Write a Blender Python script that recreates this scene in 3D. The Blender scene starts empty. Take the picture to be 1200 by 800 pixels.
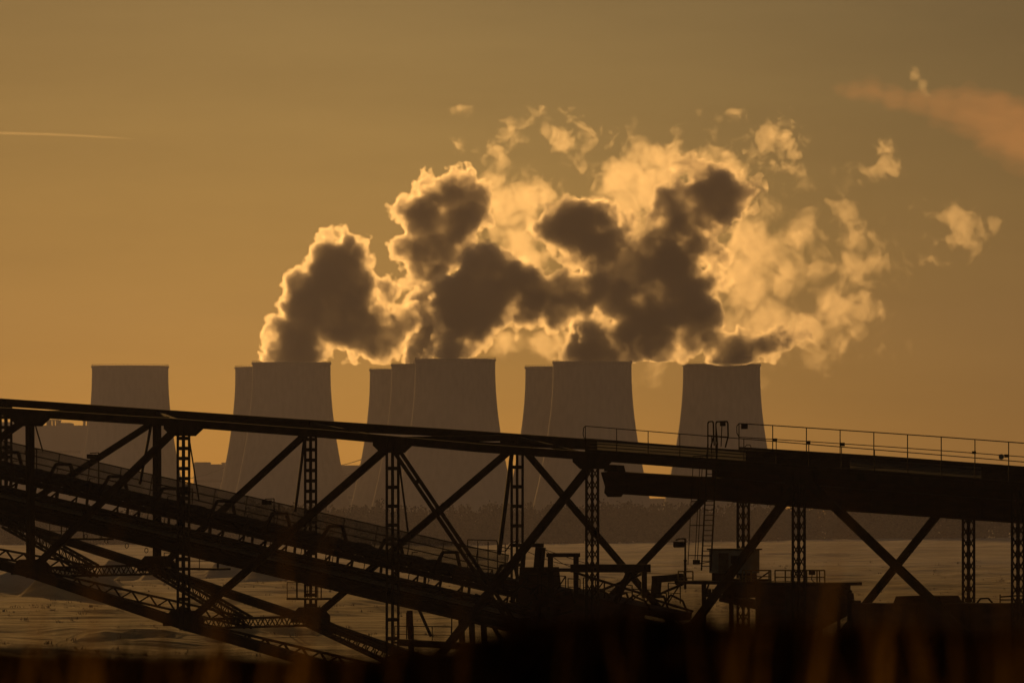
import bpy, math, random
import numpy as np
from mathutils import Vector, Matrix

R = math.radians
random.seed(7)
rng = np.random.default_rng(11)
sc = bpy.context.scene
COL = sc.collection

# ---------------------------------------------------------------- lens
FP = 6667.0           # focal length in pixels of a 1200 px wide frame (200 mm lens)
HY = 596.0            # the row the horizon falls on
CZ = 16.0             # height of the lens above the plain

def P(x, y, d):
    return Vector(((x - 600.0) / FP * d, d, CZ + (HY - y) / FP * d))

TH = R(34.0); W = 11.0; D0 = 250.0
CT, ST = math.cos(TH), math.sin(TH)
def depth(x, off):
    return (off + D0 * CT) / (CT + (x - 600.0) / FP * ST)
def PL(x, y, off):
    return P(x, y, depth(x, off))
def N_(x, y): return PL(x, y, 0.0)
def F_(x, y): return PL(x, y, W)
def M_(x, y, k=0.5): return PL(x, y, W * k)
AX = Vector((CT, -ST, 0)); LAT = Vector((ST, CT, 0)); UP = Vector((0, 0, 1))

def interp(pts, x):
    if x <= pts[0][0]: a, b = pts[0], pts[1]
    elif x >= pts[-1][0]: a, b = pts[-2], pts[-1]
    else:
        for a, b in zip(pts, pts[1:]):
            if a[0] <= x <= b[0]: break
    t = (x - a[0]) / (b[0] - a[0])
    return a[1] + (b[1] - a[1]) * t

# ---------------------------------------------------------------- object helpers
def tag(o, label=None, cat=None, group=None, kind=None):
    if label: o['label'] = label
    if cat: o['category'] = cat
    if group: o['group'] = group
    if kind: o['kind'] = kind
    return o

def empty(name, loc, label=None, cat=None, group=None):
    o = bpy.data.objects.new(name, None)
    o.empty_display_size = 0.5
    COL.objects.link(o); o.location = loc
    return tag(o, label, cat, group)

class MB:
    def __init__(s): s.v = []; s.f = []
    def _add(s, vs, fs):
        n = len(s.v); s.v += [tuple(v) for v in vs]; s.f += [tuple(i + n for i in f) for f in fs]
    def frame(s, p, q, up):
        p = Vector(p); q = Vector(q); d = (q - p).normalized()
        side = d.cross(up)
        if side.length < 1e-4: side = d.cross(Vector((1, 0, 0)))
        side.normalize(); u = side.cross(d).normalized()
        return p, q, d, side, u
    def bar(s, p, q, w, h, up=UP):
        p, q, d, a, u = s.frame(p, q, up); a = a * w / 2; u = u * h / 2
        vs = [p - a - u, p + a - u, p + a + u, p - a + u, q - a - u, q + a - u, q + a + u, q - a + u]
        s._add(vs, [(3, 2, 1, 0), (4, 5, 6, 7), (0, 1, 5, 4), (1, 2, 6, 5), (2, 3, 7, 6), (3, 0, 4, 7)])
    def ibeam(s, p, q, w, h, t=0.03, up=UP):
        p, q, d, a, u = s.frame(p, q, up)
        s.bar(p + u * (h / 2 - t / 2), q + u * (h / 2 - t / 2), w, t, up)
        s.bar(p - u * (h / 2 - t / 2), q - u * (h / 2 - t / 2), w, t, up)
        s.bar(p, q, t, h - 2 * t - .002, up)
    def tube(s, p, q, r, n=6, r2=None):
        p, q, d, a, u = s.frame(p, q, UP); r2 = r if r2 is None else r2
        vs = []
        for c, rr in ((p, r), (q, r2)):
            for k in range(n):
                t = 2 * math.pi * k / n
                vs.append(c + a * math.cos(t) * rr + u * math.sin(t) * rr)
        fs = [(k, (k + 1) % n, n + (k + 1) % n, n + k) for k in range(n)]
        fs += [tuple(range(n - 1, -1, -1)), tuple(range(n, 2 * n))]
        s._add(vs, fs)
    def path(s, pts, r, n=6):
        for a, b in zip(pts, pts[1:]): s.tube(a, b, r, n)
    def prism(s, poly, ext):
        # poly: coplanar points, ext: thickness vector (centred)
        k = len(poly); e = Vector(ext) / 2
        vs = [Vector(p) - e for p in poly] + [Vector(p) + e for p in poly]
        fs = [tuple(range(k - 1, -1, -1)), tuple(range(k, 2 * k))]
        fs += [(i, (i + 1) % k, k + (i + 1) % k, k + i) for i in range(k)]
        s._add(vs, fs)
    def block(s, c, sx, sy, sz, ax=AX, lat=LAT, up=UP):
        c = Vector(c); a = ax * sx / 2; b = lat * sy / 2; u = up * sz / 2
        vs = [c - a - b - u, c + a - b - u, c + a + b - u, c - a + b - u,
              c - a - b + u, c + a - b + u, c + a + b + u, c - a + b + u]
        s._add(vs, [(3, 2, 1, 0), (4, 5, 6, 7), (0, 1, 5, 4), (1, 2, 6, 5), (2, 3, 7, 6), (3, 0, 4, 7)])
    def build(s, name, mat, parent=None, smooth=False, bevel=0):
        o = mesh_obj(name, np.array(s.v, dtype=np.float64), s.f, mat, parent, smooth)
        if bevel:
            m = o.modifiers.new('edge', 'BEVEL'); m.width = bevel; m.segments = 2; m.limit_method = 'ANGLE'
        return o

def mesh_obj(name, verts, faces, mat, parent=None, smooth=False):
    me = bpy.data.meshes.new(name)
    off = Vector((0, 0, 0))
    if parent is not None: off = parent_world(parent)
    else:
        if len(verts): off = Vector(((verts[:, 0].min() + verts[:, 0].max()) / 2, (verts[:, 1].min() + verts[:, 1].max()) / 2, verts[:, 2].min()))
    vv = verts - np.array(off)
    if isinstance(faces, np.ndarray):
        n = faces.shape[1]
        me.vertices.add(len(vv)); me.vertices.foreach_set('co', vv.astype(np.float32).ravel())
        me.loops.add(faces.size); me.loops.foreach_set('vertex_index', faces.astype(np.int32).ravel())
        me.polygons.add(len(faces)); me.polygons.foreach_set('loop_start', np.arange(0, faces.size, n, dtype=np.int32))
        me.update(calc_edges=True); me.validate()
    else:
        me.from_pydata([tuple(v) for v in vv], [], faces)
        me.update()
    if smooth:
        me.polygons.foreach_set('use_smooth', np.ones(len(me.polygons), dtype=bool))
    me.materials.append(mat)
    o = bpy.data.objects.new(name, me); COL.objects.link(o)
    if parent is not None: o.parent = parent
    else: o.location = off
    return o

def parent_world(o):
    v = Vector((0, 0, 0))
    while o is not None:
        v = v + o.location; o = o.parent
    return v

# ---------------------------------------------------------------- materials
def new_mat(name):
    m = bpy.data.materials.new(name); m.use_nodes = True
    nt = m.node_tree; nt.nodes.clear()
    out = nt.nodes.new('ShaderNodeOutputMaterial')
    return m, nt, out

def noise_mat(name, c1, c2, scale, rough=0.7, metal=0.0, detail=6, bump=0.0, bscale=None, stretch=(1, 1, 1), lo=.35, hi=.65, coords='Object'):
    m, nt, out = new_mat(name); L = nt.links.new; nd = nt.nodes.new
    b = nd('ShaderNodeBsdfPrincipled'); b.inputs['Specular IOR Level'].default_value = .06; b.inputs['Roughness'].default_value = rough; b.inputs['Metallic'].default_value = metal
    tc = nd('ShaderNodeTexCoord'); mp = nd('ShaderNodeMapping'); mp.inputs['Scale'].default_value = stretch
    L(tc.outputs[coords], mp.inputs['Vector'])
    n = nd('ShaderNodeTexNoise'); n.inputs['Scale'].default_value = scale; n.inputs['Detail'].default_value = detail
    L(mp.outputs['Vector'], n.inputs['Vector'])
    r = nd('ShaderNodeValToRGB'); r.color_ramp.elements[0].position = lo; r.color_ramp.elements[1].position = hi
    r.color_ramp.elements[0].color = (*c1, 1); r.color_ramp.elements[1].color = (*c2, 1)
    L(n.outputs['Fac'], r.inputs['Fac']); L(r.outputs['Color'], b.inputs['Base Color'])
    if bump:
        n2 = nd('ShaderNodeTexNoise'); n2.inputs['Scale'].default_value = bscale or scale * 4; n2.inputs['Detail'].default_value = 5
        L(mp.outputs['Vector'], n2.inputs['Vector'])
        bp = nd('ShaderNodeBump'); bp.inputs['Strength'].default_value = bump; L(n2.outputs['Fac'], bp.inputs['Height'])
        L(bp.outputs['Normal'], b.inputs['Normal'])
    L(b.outputs['BSDF'], out.inputs['Surface'])
    return m

STEEL = noise_mat('weathered_steel', (.009, .0075, .006), (.022, .015, .011), 2.2, .8, .0, bump=.15, bscale=14)
RUST = noise_mat('rusty_plate', (.022, .012, .009), (.045, .020, .013), 1.4, .7, .0, bump=.2, bscale=9, stretch=(1, 1, 3))
PAINT = noise_mat('grey_cabin_paint', (.30, .29, .28), (.42, .40, .38), 3.0, .5)
RUBBER = noise_mat('belt_rubber', (.012, .012, .012), (.03, .028, .026), 3, .8)
DARKGLASS = noise_mat('dark_glass', (.01, .01, .012), (.02, .02, .022), 2, .15)
GALV = noise_mat('galvanised_steel', (.10, .09, .08), (.17, .15, .13), 4, .55, .3)
YELLOWP = noise_mat('worn_yellow_paint', (.16, .10, .03), (.26, .17, .05), 4, .6)
BUILDING = noise_mat('plant_cladding', (.20, .20, .20), (.28, .27, .26), .03, .7, stretch=(1, 1, .2))

def concrete():
    m, nt, out = new_mat('tower_concrete'); L = nt.links.new; nd = nt.nodes.new
    b = nd('ShaderNodeBsdfPrincipled'); b.inputs['Roughness'].default_value = .9; b.inputs['Specular IOR Level'].default_value = .1
    tc = nd('ShaderNodeTexCoord')
    sep = nd('ShaderNodeSeparateXYZ'); L(tc.outputs['Object'], sep.inputs[0])
    at = nd('ShaderNodeMath'); at.operation = 'ARCTAN2'; L(sep.outputs['Y'], at.inputs[0]); L(sep.outputs['X'], at.inputs[1])
    # vertical rain streaks: noise in (angle, height/12)
    cb = nd('ShaderNodeCombineXYZ'); L(at.outputs[0], cb.inputs['X'])
    mz = nd('ShaderNodeMath'); mz.operation = 'MULTIPLY'; mz.inputs[1].default_value = .012; L(sep.outputs['Z'], mz.inputs[0]); L(mz.outputs[0], cb.inputs['Y'])
    n = nd('ShaderNodeTexNoise'); n.inputs['Scale'].default_value = 9; n.inputs['Detail'].default_value = 5; L(cb.outputs[0], n.inputs['Vector'])
    # climbing-form lifts: faint horizontal bands
    w = nd('ShaderNodeMath'); w.operation = 'MULTIPLY'; w.inputs[1].default_value = 4.2; L(sep.outputs['Z'], w.inputs[0])
    sn = nd('ShaderNodeMath'); sn.operation = 'SINE'; L(w.outputs[0], sn.inputs[0])
    ma = nd('ShaderNodeMath'); ma.operation = 'MULTIPLY_ADD'; ma.inputs[1].default_value = .03; L(sn.outputs[0], ma.inputs[0]); L(n.outputs['Fac'], ma.inputs[2])
    r = nd('ShaderNodeValToRGB'); r.color_ramp.elements[0].position = .3; r.color_ramp.elements[1].position = .7
    r.color_ramp.elements[0].color = (.33, .325, .315, 1); r.color_ramp.elements[1].color = (.43, .42, .40, 1)
    L(ma.outputs[0], r.inputs['Fac']); L(r.outputs['Color'], b.inputs['Base Color'])
    L(b.outputs['BSDF'], out.inputs['Surface'])
    return m
CONCRETE = concrete()

def vol_mat(name, density, aniso=.75, color=(1, 1, 1)):
    m, nt, out = new_mat(name)
    v = nt.nodes.new('ShaderNodeVolumeScatter')
    v.inputs['Color'].default_value = (*color, 1); v.inputs['Density'].default_value = density; v.inputs['Anisotropy'].default_value = aniso
    nt.links.new(v.outputs[0], out.inputs['Volume'])
    return m

# ---------------------------------------------------------------- light, sky, camera
SUN_AZ = R(-10.0)     # left of the view axis
SUN_EL = R(5.0)
SUN_STR = 2.0
SUN_COL = (1.0, .49, .125)
SKY_STR = .0118
EXPO = 0.0
HAZE_D = 8.3e-5
HAZE_G = .35

w = bpy.data.worlds.new('World'); sc.world = w; w.use_nodes = True
nt = w.node_tree; nt.nodes.clear(); L = nt.links.new
wo = nt.nodes.new('ShaderNodeOutputWorld'); bg = nt.nodes.new('ShaderNodeBackground')
sky = nt.nodes.new('ShaderNodeTexSky'); sky.sky_type = 'NISHITA'; sky.sun_disc = False
sky.sun_elevation = SUN_EL; sky.sun_rotation = SUN_AZ
sky.air_density = 1.12; sky.dust_density = .4; sky.ozone_density = .5; sky.altitude = 80
bg.inputs['Strength'].default_value = SKY_STR
# a brighter patch painted into the low sky ahead, in place of lens vignetting (in world directions)
tcw = nt.nodes.new('ShaderNodeTexCoord')
dp = nt.nodes.new('ShaderNodeVectorMath'); dp.operation = 'SUBTRACT'; L(tcw.outputs['Generated'], dp.inputs[0]); dp.inputs[1].default_value = (-.012, 1.0, .022)
sl = nt.nodes.new('ShaderNodeVectorMath'); sl.operation = 'MULTIPLY'; L(dp.outputs[0], sl.inputs[0]); sl.inputs[1].default_value = (1 / .085, 1.0, 1 / .12)
ln = nt.nodes.new('ShaderNodeVectorMath'); ln.operation = 'DOT_PRODUCT'; L(sl.outputs[0], ln.inputs[0]); L(sl.outputs[0], ln.inputs[1])
ng = nt.nodes.new('ShaderNodeMath'); ng.operation = 'MULTIPLY'; ng.inputs[1].default_value = -1; L(ln.outputs['Value'], ng.inputs[0])
ex = nt.nodes.new('ShaderNodeMath'); ex.operation = 'EXPONENT'; L(ng.outputs[0], ex.inputs[0])
fa = nt.nodes.new('ShaderNodeMath'); fa.operation = 'MULTIPLY_ADD'; L(ex.outputs[0], fa.inputs[0]); fa.inputs[1].default_value = .50; fa.inputs[2].default_value = .74
vs_ = nt.nodes.new('ShaderNodeVectorMath'); vs_.operation = 'SCALE'; L(sky.outputs[0], vs_.inputs[0]); L(fa.outputs[0], vs_.inputs['Scale'])
mpw = nt.nodes.new('ShaderNodeMapping'); mpw.inputs['Scale'].default_value = (14, 14, 95); mpw.inputs['Rotation'].default_value = (0, R(7), 0); L(tcw.outputs['Generated'], mpw.inputs['Vector'])
nw = nt.nodes.new('ShaderNodeTexNoise'); nw.inputs['Scale'].default_value = 1.0; nw.inputs['Detail'].default_value = 5; nw.inputs['Roughness'].default_value = .6; L(mpw.outputs[0], nw.inputs['Vector'])
mrw = nt.nodes.new('ShaderNodeMapRange'); mrw.inputs['From Min'].default_value = .3; mrw.inputs['From Max'].default_value = .7; mrw.inputs['To Min'].default_value = .93; mrw.inputs['To Max'].default_value = 1.07; L(nw.outputs['Fac'], mrw.inputs['Value'])
vs2 = nt.nodes.new('ShaderNodeVectorMath'); vs2.operation = 'SCALE'; L(vs_.outputs[0], vs2.inputs[0]); L(mrw.outputs[0], vs2.inputs['Scale'])
L(vs2.outputs[0], bg.inputs['Color'])
L(bg.outputs[0], wo.inputs['Surface'])

sd = bpy.data.lights.new('sun', 'SUN'); sd.energy = SUN_STR; sd.angle = R(.53); sd.color = SUN_COL
so = bpy.data.objects.new('sun', sd); COL.objects.link(so)
sdir = Vector((math.sin(SUN_AZ) * math.cos(SUN_EL), math.cos(SUN_AZ) * math.cos(SUN_EL), math.sin(SUN_EL)))
so.rotation_euler = sdir.to_track_quat('Z', 'Y').to_euler(); so.location = (0, 0, 60)

cd = bpy.data.cameras.new('camera'); cam = bpy.data.objects.new('camera', cd); COL.objects.link(cam); sc.camera = cam
cam.location = (0, 0, CZ); cam.rotation_euler = (R(90), 0, 0)
cd.sensor_fit = 'HORIZONTAL'; cd.sensor_width = 36; cd.lens = FP / 1200 * 36
cd.shift_y = (HY - 400) / 1200
cd.clip_start = .1; cd.clip_end = 200000
cd.dof.use_dof = True; cd.dof.focus_distance = 262; cd.dof.aperture_fstop = 5.6

sc.view_settings.view_transform = 'Standard'; sc.view_settings.look = 'None'
sc.view_settings.exposure = EXPO; sc.view_settings.gamma = 1
sc.render.engine = 'CYCLES'
cy = sc.cycles
cy.use_denoising = True
cy.max_bounces = 8; cy.diffuse_bounces = 2; cy.glossy_bounces = 2; cy.transmission_bounces = 2
cy.volume_bounces = 3; cy.transparent_max_bounces = 512
cy.use_adaptive_sampling = False
cy.sample_clamp_indirect = 6

# ---------------------------------------------------------------- ground
def lattice2(nx, ny, seed):
    return np.random.default_rng(seed).standard_normal((nx, ny))
_T = {}
def vnoise2(x, y, seed):
    # smooth value noise, periodic table of 256
    if seed not in _T: _T[seed] = np.random.default_rng(seed).uniform(-1, 1, (256, 256))
    T = _T[seed]
    xi = np.floor(x).astype(int); yi = np.floor(y).astype(int); fx = x - xi; fy = y - yi
    fx = fx * fx * (3 - 2 * fx); fy = fy * fy * (3 - 2 * fy)
    a = T[xi % 256, yi % 256]; b = T[(xi + 1) % 256, yi % 256]; c = T[xi % 256, (yi + 1) % 256]; d = T[(xi + 1) % 256, (yi + 1) % 256]
    return (a * (1 - fx) + b * fx) * (1 - fy) + (c * (1 - fx) + d * fx) * fy
def sstep(a, b, x):
    t = np.clip((x - a) / (b - a), 0, 1); return t * t * (3 - 2 * t)

CREST = [(-900, 768), (0, 780), (200, 788), (420, 790), (520, 776), (600, 748), (700, 742), (900, 742), (990, 750), (1080, 758), (1200, 762), (2100, 770)]
CX = np.array([c[0] for c in CREST], float); CY = np.array([c[1] for c in CREST], float)
HEAPS = [  # x px, distance, half width px, height m
    (12, 1050, 60, 5.0), (70, 1010, 64, 5.6), (104, 1080, 50, 3.6), (134, 1230, 40, 6.0), (162, 1200, 36, 4.6), (186, 1180, 30, 3.8), (-60, 1000, 80, 6),
    (150, 660, 120, 1.5), (70, 600, 130, 1.2), (250, 690, 80, 1.3), (300, 1160, 44, 3.4), (258, 1300, 40, 3.6), (-40, 520, 100, 3), (330, 700, 90, 1.6)]
def ground_h(X, Y):
    Yp = np.maximum(Y, 1.0)
    px = 600 + X / Yp * FP
    base = np.zeros_like(X)
    # the plain rises to the right and carries low spoil ridges
    rise = sstep(700, 2300, Y) * sstep(-60, 330, X * 2300 / Yp) * 4.2
    rise *= 1 - sstep(2500, 2900, Y)
    base += rise
    rid = sstep(380, 620, Y) * (1 - sstep(2350, 2500, Y)) * .62
    for k, (sx, sy, a) in enumerate(((1 / 190, 1 / 60, 1.5), (1 / 80, 1 / 22, .8), (1 / 26, 1 / 9, .4))):
        base += rid * a * np.abs(vnoise2(X * sx + Y * .0012 + 31 * k, Y * sy + X * .004 + 57, 40 + k)) * .9
    U = X * .94 + Y * .22; Vv = Y * .94 - X * .22
    base += rid * (.9 * vnoise2(U / 46, Vv / 60, 50) * sstep(-.2, .6, vnoise2(X / 240, Y / 300, 51)) + .45 * vnoise2(U / 16, Vv / 22, 52) + .2 * vnoise2(U / 6, Vv / 9, 53))
    lv = 3.2 * (vnoise2(X / 210 + 5, (Y + .35 * X) / 260, 55) + .45 * vnoise2(X / 70, Y / 90, 56) + .15 * vnoise2(X / 22, Y / 30, 57)) + Y / 420
    fl = np.floor(lv); base += rid * 1.5 * (fl % 2 * 0 + (sstep(.72, 1.0, lv - fl) + fl - lv + .5))
    base += rid * 1.6 * np.clip(vnoise2(X / 34, Y / 48, 58) - .25, 0, 1) * sstep(.0, .6, vnoise2(X / 150 + 9, Y / 190, 59))
    for (hx, hd, hw, hh) in HEAPS:
        cx = (hx - 600) / FP * hd; wd = hw / FP * hd
        rr = np.sqrt(((X - cx) / wd) ** 2 + ((Y - hd) / (wd * 1.3)) ** 2)
        wob = .22 * vnoise2(X / wd * 2 + hx, Y / wd * 2, 77) + .12 * vnoise2(X / wd * 5 + hx, Y / wd * 5, 78)
        base += hh * sstep(0, 1, np.clip(1.0 - rr + wob, 0, 1)) ** .9
    # the grassy bank the camera looks over
    a = np.clip((px - -900) / 3000, 0, 1)
    cy_ = np.interp(600 + X / 12.0 * FP, CX, CY)
    crest = CZ - (cy_ - HY) / FP * 12.0
    near = 14.85 + (crest - 14.85) * sstep(2.0, 11.5, Y)
    near = np.where(Y > 12, crest - (Y - 12) ** 2 * .012, near)
    near += .03 * vnoise2(X * 3, Y * 3, 91) + .015 * vnoise2(X * 9, Y * 9, 92)
    k = sstep(15, 46, Y)
    return near * (1 - k) + base * k

ys = np.concatenate([np.linspace(-60, 0, 8), np.linspace(.6, 20, 60), np.linspace(20.5, 60, 40), np.geomspace(61, 9000, 620)])
cs = np.linspace(-1, 1, 321); cs = np.sign(cs) * (np.abs(cs) * .35 + np.abs(cs) ** 5 * 9)
YY, CC = np.meshgrid(ys, cs, indexing='ij')
XX = CC * (5 + np.abs(YY) * .34)
XX = np.where(YY > 0, XX, CC * 5)
XX = np.clip(XX, -6500, 6500) + CC * 20 * 0
ZZ = ground_h(XX, YY)
nv = XX.shape
verts = np.stack([XX, YY, ZZ], -1).reshape(-1, 3)
idx = np.arange(verts.shape[0]).reshape(nv)
quads = np.stack([idx[:-1, :-1], idx[:-1, 1:], idx[1:, 1:], idx[1:, :-1]], -1).reshape(-1, 4)

def ground_mat():
    m, nt, out = new_mat('mine_ground'); L = nt.links.new; nd = nt.nodes.new
    b = nd('ShaderNodeBsdfPrincipled'); b.inputs['Roughness'].default_value = 1; b.inputs['Specular IOR Level'].default_value = .10
    g = nd('ShaderNodeNewGeometry'); sep = nd('ShaderNodeSeparateXYZ'); L(g.outputs['Position'], sep.inputs[0])
    mp = nd('ShaderNodeMapping'); mp.inputs['Scale'].default_value = (.006, .03, .05); L(g.outputs['Position'], mp.inputs['Vector'])
    n = nd('ShaderNodeTexNoise'); n.inputs['Scale'].default_value = 1; n.inputs['Detail'].default_value = 9; n.inputs['Roughness'].default_value = .62; L(mp.outputs[0], n.inputs['Vector'])
    r = nd('ShaderNodeValToRGB'); e = r.color_ramp.elements
    e[0].position = .42; e[0].color = (.42, .38, .33, 1); e[1].position = .62; e[1].color = (.72, .65, .56, 1)
    L(n.outputs['Fac'], r.inputs['Fac'])
    # dry yellow grass nearer than about 900 m
    gr = nd('ShaderNodeTexNoise'); gr.inputs['Scale'].default_value = 1; gr.inputs['Detail'].default_value = 10
    mp2 = nd('ShaderNodeMapping'); mp2.inputs['Scale'].default_value = (.05, .12, .2); L(g.outputs['Position'], mp2.inputs['Vector']); L(mp2.outputs[0], gr.inputs['Vector'])
    r2 = nd('ShaderNodeValToRGB'); e = r2.color_ramp.elements
    e[0].position = .35; e[0].color = (.20, .15, .05, 1); e[1].position = .7; e[1].color = (.50, .38, .15, 1)
    L(gr.outputs['Fac'], r2.inputs['Fac'])
    mr = nd('ShaderNodeMapRange'); mr.inputs['From Min'].default_value = 1500; mr.inputs['From Max'].default_value = 900
    ad = nd('ShaderNodeMath'); ad.operation = 'MULTIPLY_ADD'; ad.inputs[1].default_value = 900; L(n.outputs['Fac'], ad.inputs[0]); 
    sb = nd('ShaderNodeMath'); sb.operation = 'SUBTRACT'; sb.inputs[1].default_value = 450; L(sep.outputs['Y'], sb.inputs[0]); L(sb.outputs[0], ad.inputs[2])
    L(ad.outputs[0], mr.inputs['Value'])
    mx = nd('ShaderNodeMix'); mx.data_type = 'RGBA'; L(mr.outputs[0], mx.inputs['Factor']); L(r.outputs[0], mx.inputs['A']); L(r2.outputs[0], mx.inputs['B'])
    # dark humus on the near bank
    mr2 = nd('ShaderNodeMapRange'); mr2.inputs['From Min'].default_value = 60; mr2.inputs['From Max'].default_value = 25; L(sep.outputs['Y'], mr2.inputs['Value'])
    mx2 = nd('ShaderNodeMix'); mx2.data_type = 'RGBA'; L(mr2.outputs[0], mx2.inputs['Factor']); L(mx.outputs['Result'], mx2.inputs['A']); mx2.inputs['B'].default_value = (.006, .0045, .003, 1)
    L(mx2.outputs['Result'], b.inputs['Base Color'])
    bp = nd('ShaderNodeBump'); bp.inputs['Strength'].default_value = .8; bp.inputs['Distance'].default_value = 1.2; L(gr.outputs['Fac'], bp.inputs['Height']); L(bp.outputs[0], b.inputs['Normal'])
    spm = nd('ShaderNodeMapRange'); spm.inputs['From Min'].default_value = 60; spm.inputs['From Max'].default_value = 200; spm.inputs['To Max'].default_value = .12; L(sep.outputs['Y'], spm.inputs['Value']); L(spm.outputs[0], b.inputs['Specular IOR Level'])
    L(b.outputs[0], out.inputs['Surface'])
    return m
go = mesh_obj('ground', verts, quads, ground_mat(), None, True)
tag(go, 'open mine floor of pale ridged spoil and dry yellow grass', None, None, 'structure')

def scrub():
    r = np.random.default_rng(33); n = 9000
    Y = 330 * (1500 / 330) ** r.uniform(0, 1, n) ** .8; X = r.uniform(-1, 1, n) * (.105 * Y + 15)
    pat = vnoise2(X / 60, Y / 110, 71) + .7 * vnoise2(X / 17, Y / 30, 72)
    k = pat > r.uniform(-.7, .9, n); X = X[k]; Y = Y[k]; n = len(X)
    Z = ground_h(X, Y); h = r.uniform(.15, .6, n); q = []
    for j in range(7):
        a = r.uniform(0, 2 * np.pi, n); ln = r.uniform(.1, .6, n) * h; ox = r.normal(0, .28, n); oy = r.normal(0, .28, n); w_ = r.uniform(.04, .13, n) * h; hh = h * r.uniform(.6, 1, n)
        f = r.uniform(0, np.pi, n); wx, wy = np.cos(f) * w_, np.sin(f) * w_
        b = np.stack([X + ox, Y + oy, Z - .05], -1); t = b + np.stack([np.cos(a) * ln, np.sin(a) * ln, hh], -1); m_ = (b + t) / 2 + np.stack([0 * a, 0 * a, hh * .12], -1)
        wv = np.stack([wx, wy, 0 * wx], -1)
        q.append(np.stack([b - wv, b + wv, m_ + wv, m_ - wv], 1)); q.append(np.stack([m_ - wv, m_ + wv, t + wv * .2, t - wv * .2], 1))
    v = np.concatenate(q, 0).reshape(-1, 3); f = np.arange(len(v)).reshape(-1, 4)
    o = mesh_obj('scrub', v, f, noise_mat('dry_scrub', (.10, .08, .035), (.26, .20, .09), .05, .9), None)
    tag(o, 'dry weeds and tufts scattered over the mine floor', 'scrub', None, 'stuff')
scrub()

# haze: the air over the whole mine
hz = MB(); hz.block((0, 4480, 162), 13400, 9200, 328, Vector((1, 0, 0)), Vector((0, 1, 0)))
hm, hnt, hout = new_mat('haze_air')
pv = hnt.nodes.new('ShaderNodeVolumePrincipled'); pv.inputs['Color'].default_value = (.66, .68, 1.0, 1)
pv.inputs['Density'].default_value = HAZE_D; pv.inputs['Anisotropy'].default_value = HAZE_G
hnt.links.new(pv.outputs[0], hout.inputs['Volume'])
tag(hz.build('haze', hm), 'thin evening haze hanging over the mine and power station', None, None, 'stuff')

# ---------------------------------------------------------------- cooling towers
TH_H = 122.0
TOWERS = [  # x centre, rim row, label
    (152.5, 429, 'concrete cooling tower standing alone at the left end, no steam above it'),
    (320.0, 430.5, 'cooling tower mostly hidden behind the second tower, thin strip of its left side showing'),
    (341.5, 425, 'cooling tower under the dark round-topped steam column, one more tower peeking out on its left'),
    (477.0, 433, 'lowest-looking cooling tower at the back of the middle three, only its left strip showing'),
    (504.0, 427, 'middle one of three overlapping cooling towers, sunlit line down its left edge'),
    (533.5, 421, 'front cooling tower of the overlapping three, its rim the highest of all'),
    (660.0, 430, 'cooling tower half hidden behind the tower under the biggest steam cloud'),
    (694.0, 424, 'cooling tower below the biggest dark steam cloud, rear tower overlapping on its left'),
    (845.5, 427, 'cooling tower standing alone at the right end, above the caged ladder'),
]
def tower_r(h):
    return 28.4 * math.sqrt(1 + ((h - 117.0) / 88.0) ** 2)
def ring_mesh(prof, n):
    v = []; f = []
    for (r, z) in prof:
        for k in range(n):
            t = 2 * math.pi * k / n; v.append((r * math.cos(t), r * math.sin(t), z))
    m = len(prof)
    for i in range(m):
        j = (i + 1) % m
        for k in range(n):
            f.append((i * n + k, i * n + (k + 1) % n, j * n + (k + 1) % n, j * n + k))
    return v, f
prof = [(tower_r(h), h) for h in np.linspace(8, TH_H - 1.2, 40)] + [(tower_r(h) - .9, h) for h in np.linspace(TH_H - 1.2, 8, 20)]
tv, tf = ring_mesh(prof, 128)
shell_me = None
def tower(x, yt, label, first=[None]):
    D = (TH_H - CZ) * FP / (HY - yt)
    loc = Vector(((x - 600) / FP * D, D, 0))
    root = empty('cooling_tower', loc, label, 'cooling tower', 'cooling towers of the power station')
    if first[0] is None:
        ps = []
        sh = mesh_obj('shell', np.array(tv) + np.array(loc), tf, CONCRETE, root, True)
        rt = tower_r(TH_H)
        v, f = ring_mesh([(rt + .55, TH_H - 1.2), (rt + .55, TH_H), (rt - 1.5, TH_H), (rt - 1.5, TH_H - 1.2)], 128)
        rim = mesh_obj('rim', np.array(v) + np.array(loc), f, CONCRETE, root)
        mb = MB()
        n = 60
        for k in range(n):
            t = 2 * math.pi * k / n; c = Vector((rt * math.cos(t), rt * math.sin(t), 0)) + loc
            t2 = 2 * math.pi * (k + 1) / n; c2 = Vector((rt * math.cos(t2), rt * math.sin(t2), 0)) + loc
            mb.tube(c + UP * TH_H, c + UP * (TH_H + 1.15), .09, 4)
            mb.tube(c + UP * (TH_H + 1.15), c2 + UP * (TH_H + 1.15), .06, 4)
        rail = mb.build('rim_railing', STEEL, root)
        mb = MB()
        n = 44; r0 = tower_r(8) - .45; r1 = tower_r(0) + 1
        for k in range(n):
            t = 2 * math.pi * k / n
            for sg in (-1, 1):
                t2 = t + sg * math.pi / n
                mb.tube(loc + Vector((r1 * math.cos(t), r1 * math.sin(t), -.5)), loc + Vector((r0 * math.cos(t2), r0 * math.sin(t2), 8.1)), .55, 6)
        legs = mb.build('inlet_columns', CONCRETE, root)
        first[0] = [sh, rim, rail, legs]
    else:
        for o in first[0]:
            c = o.copy(); COL.objects.link(c); c.parent = root
    return D
TD = [tower(*t) for t in TOWERS]

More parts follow.
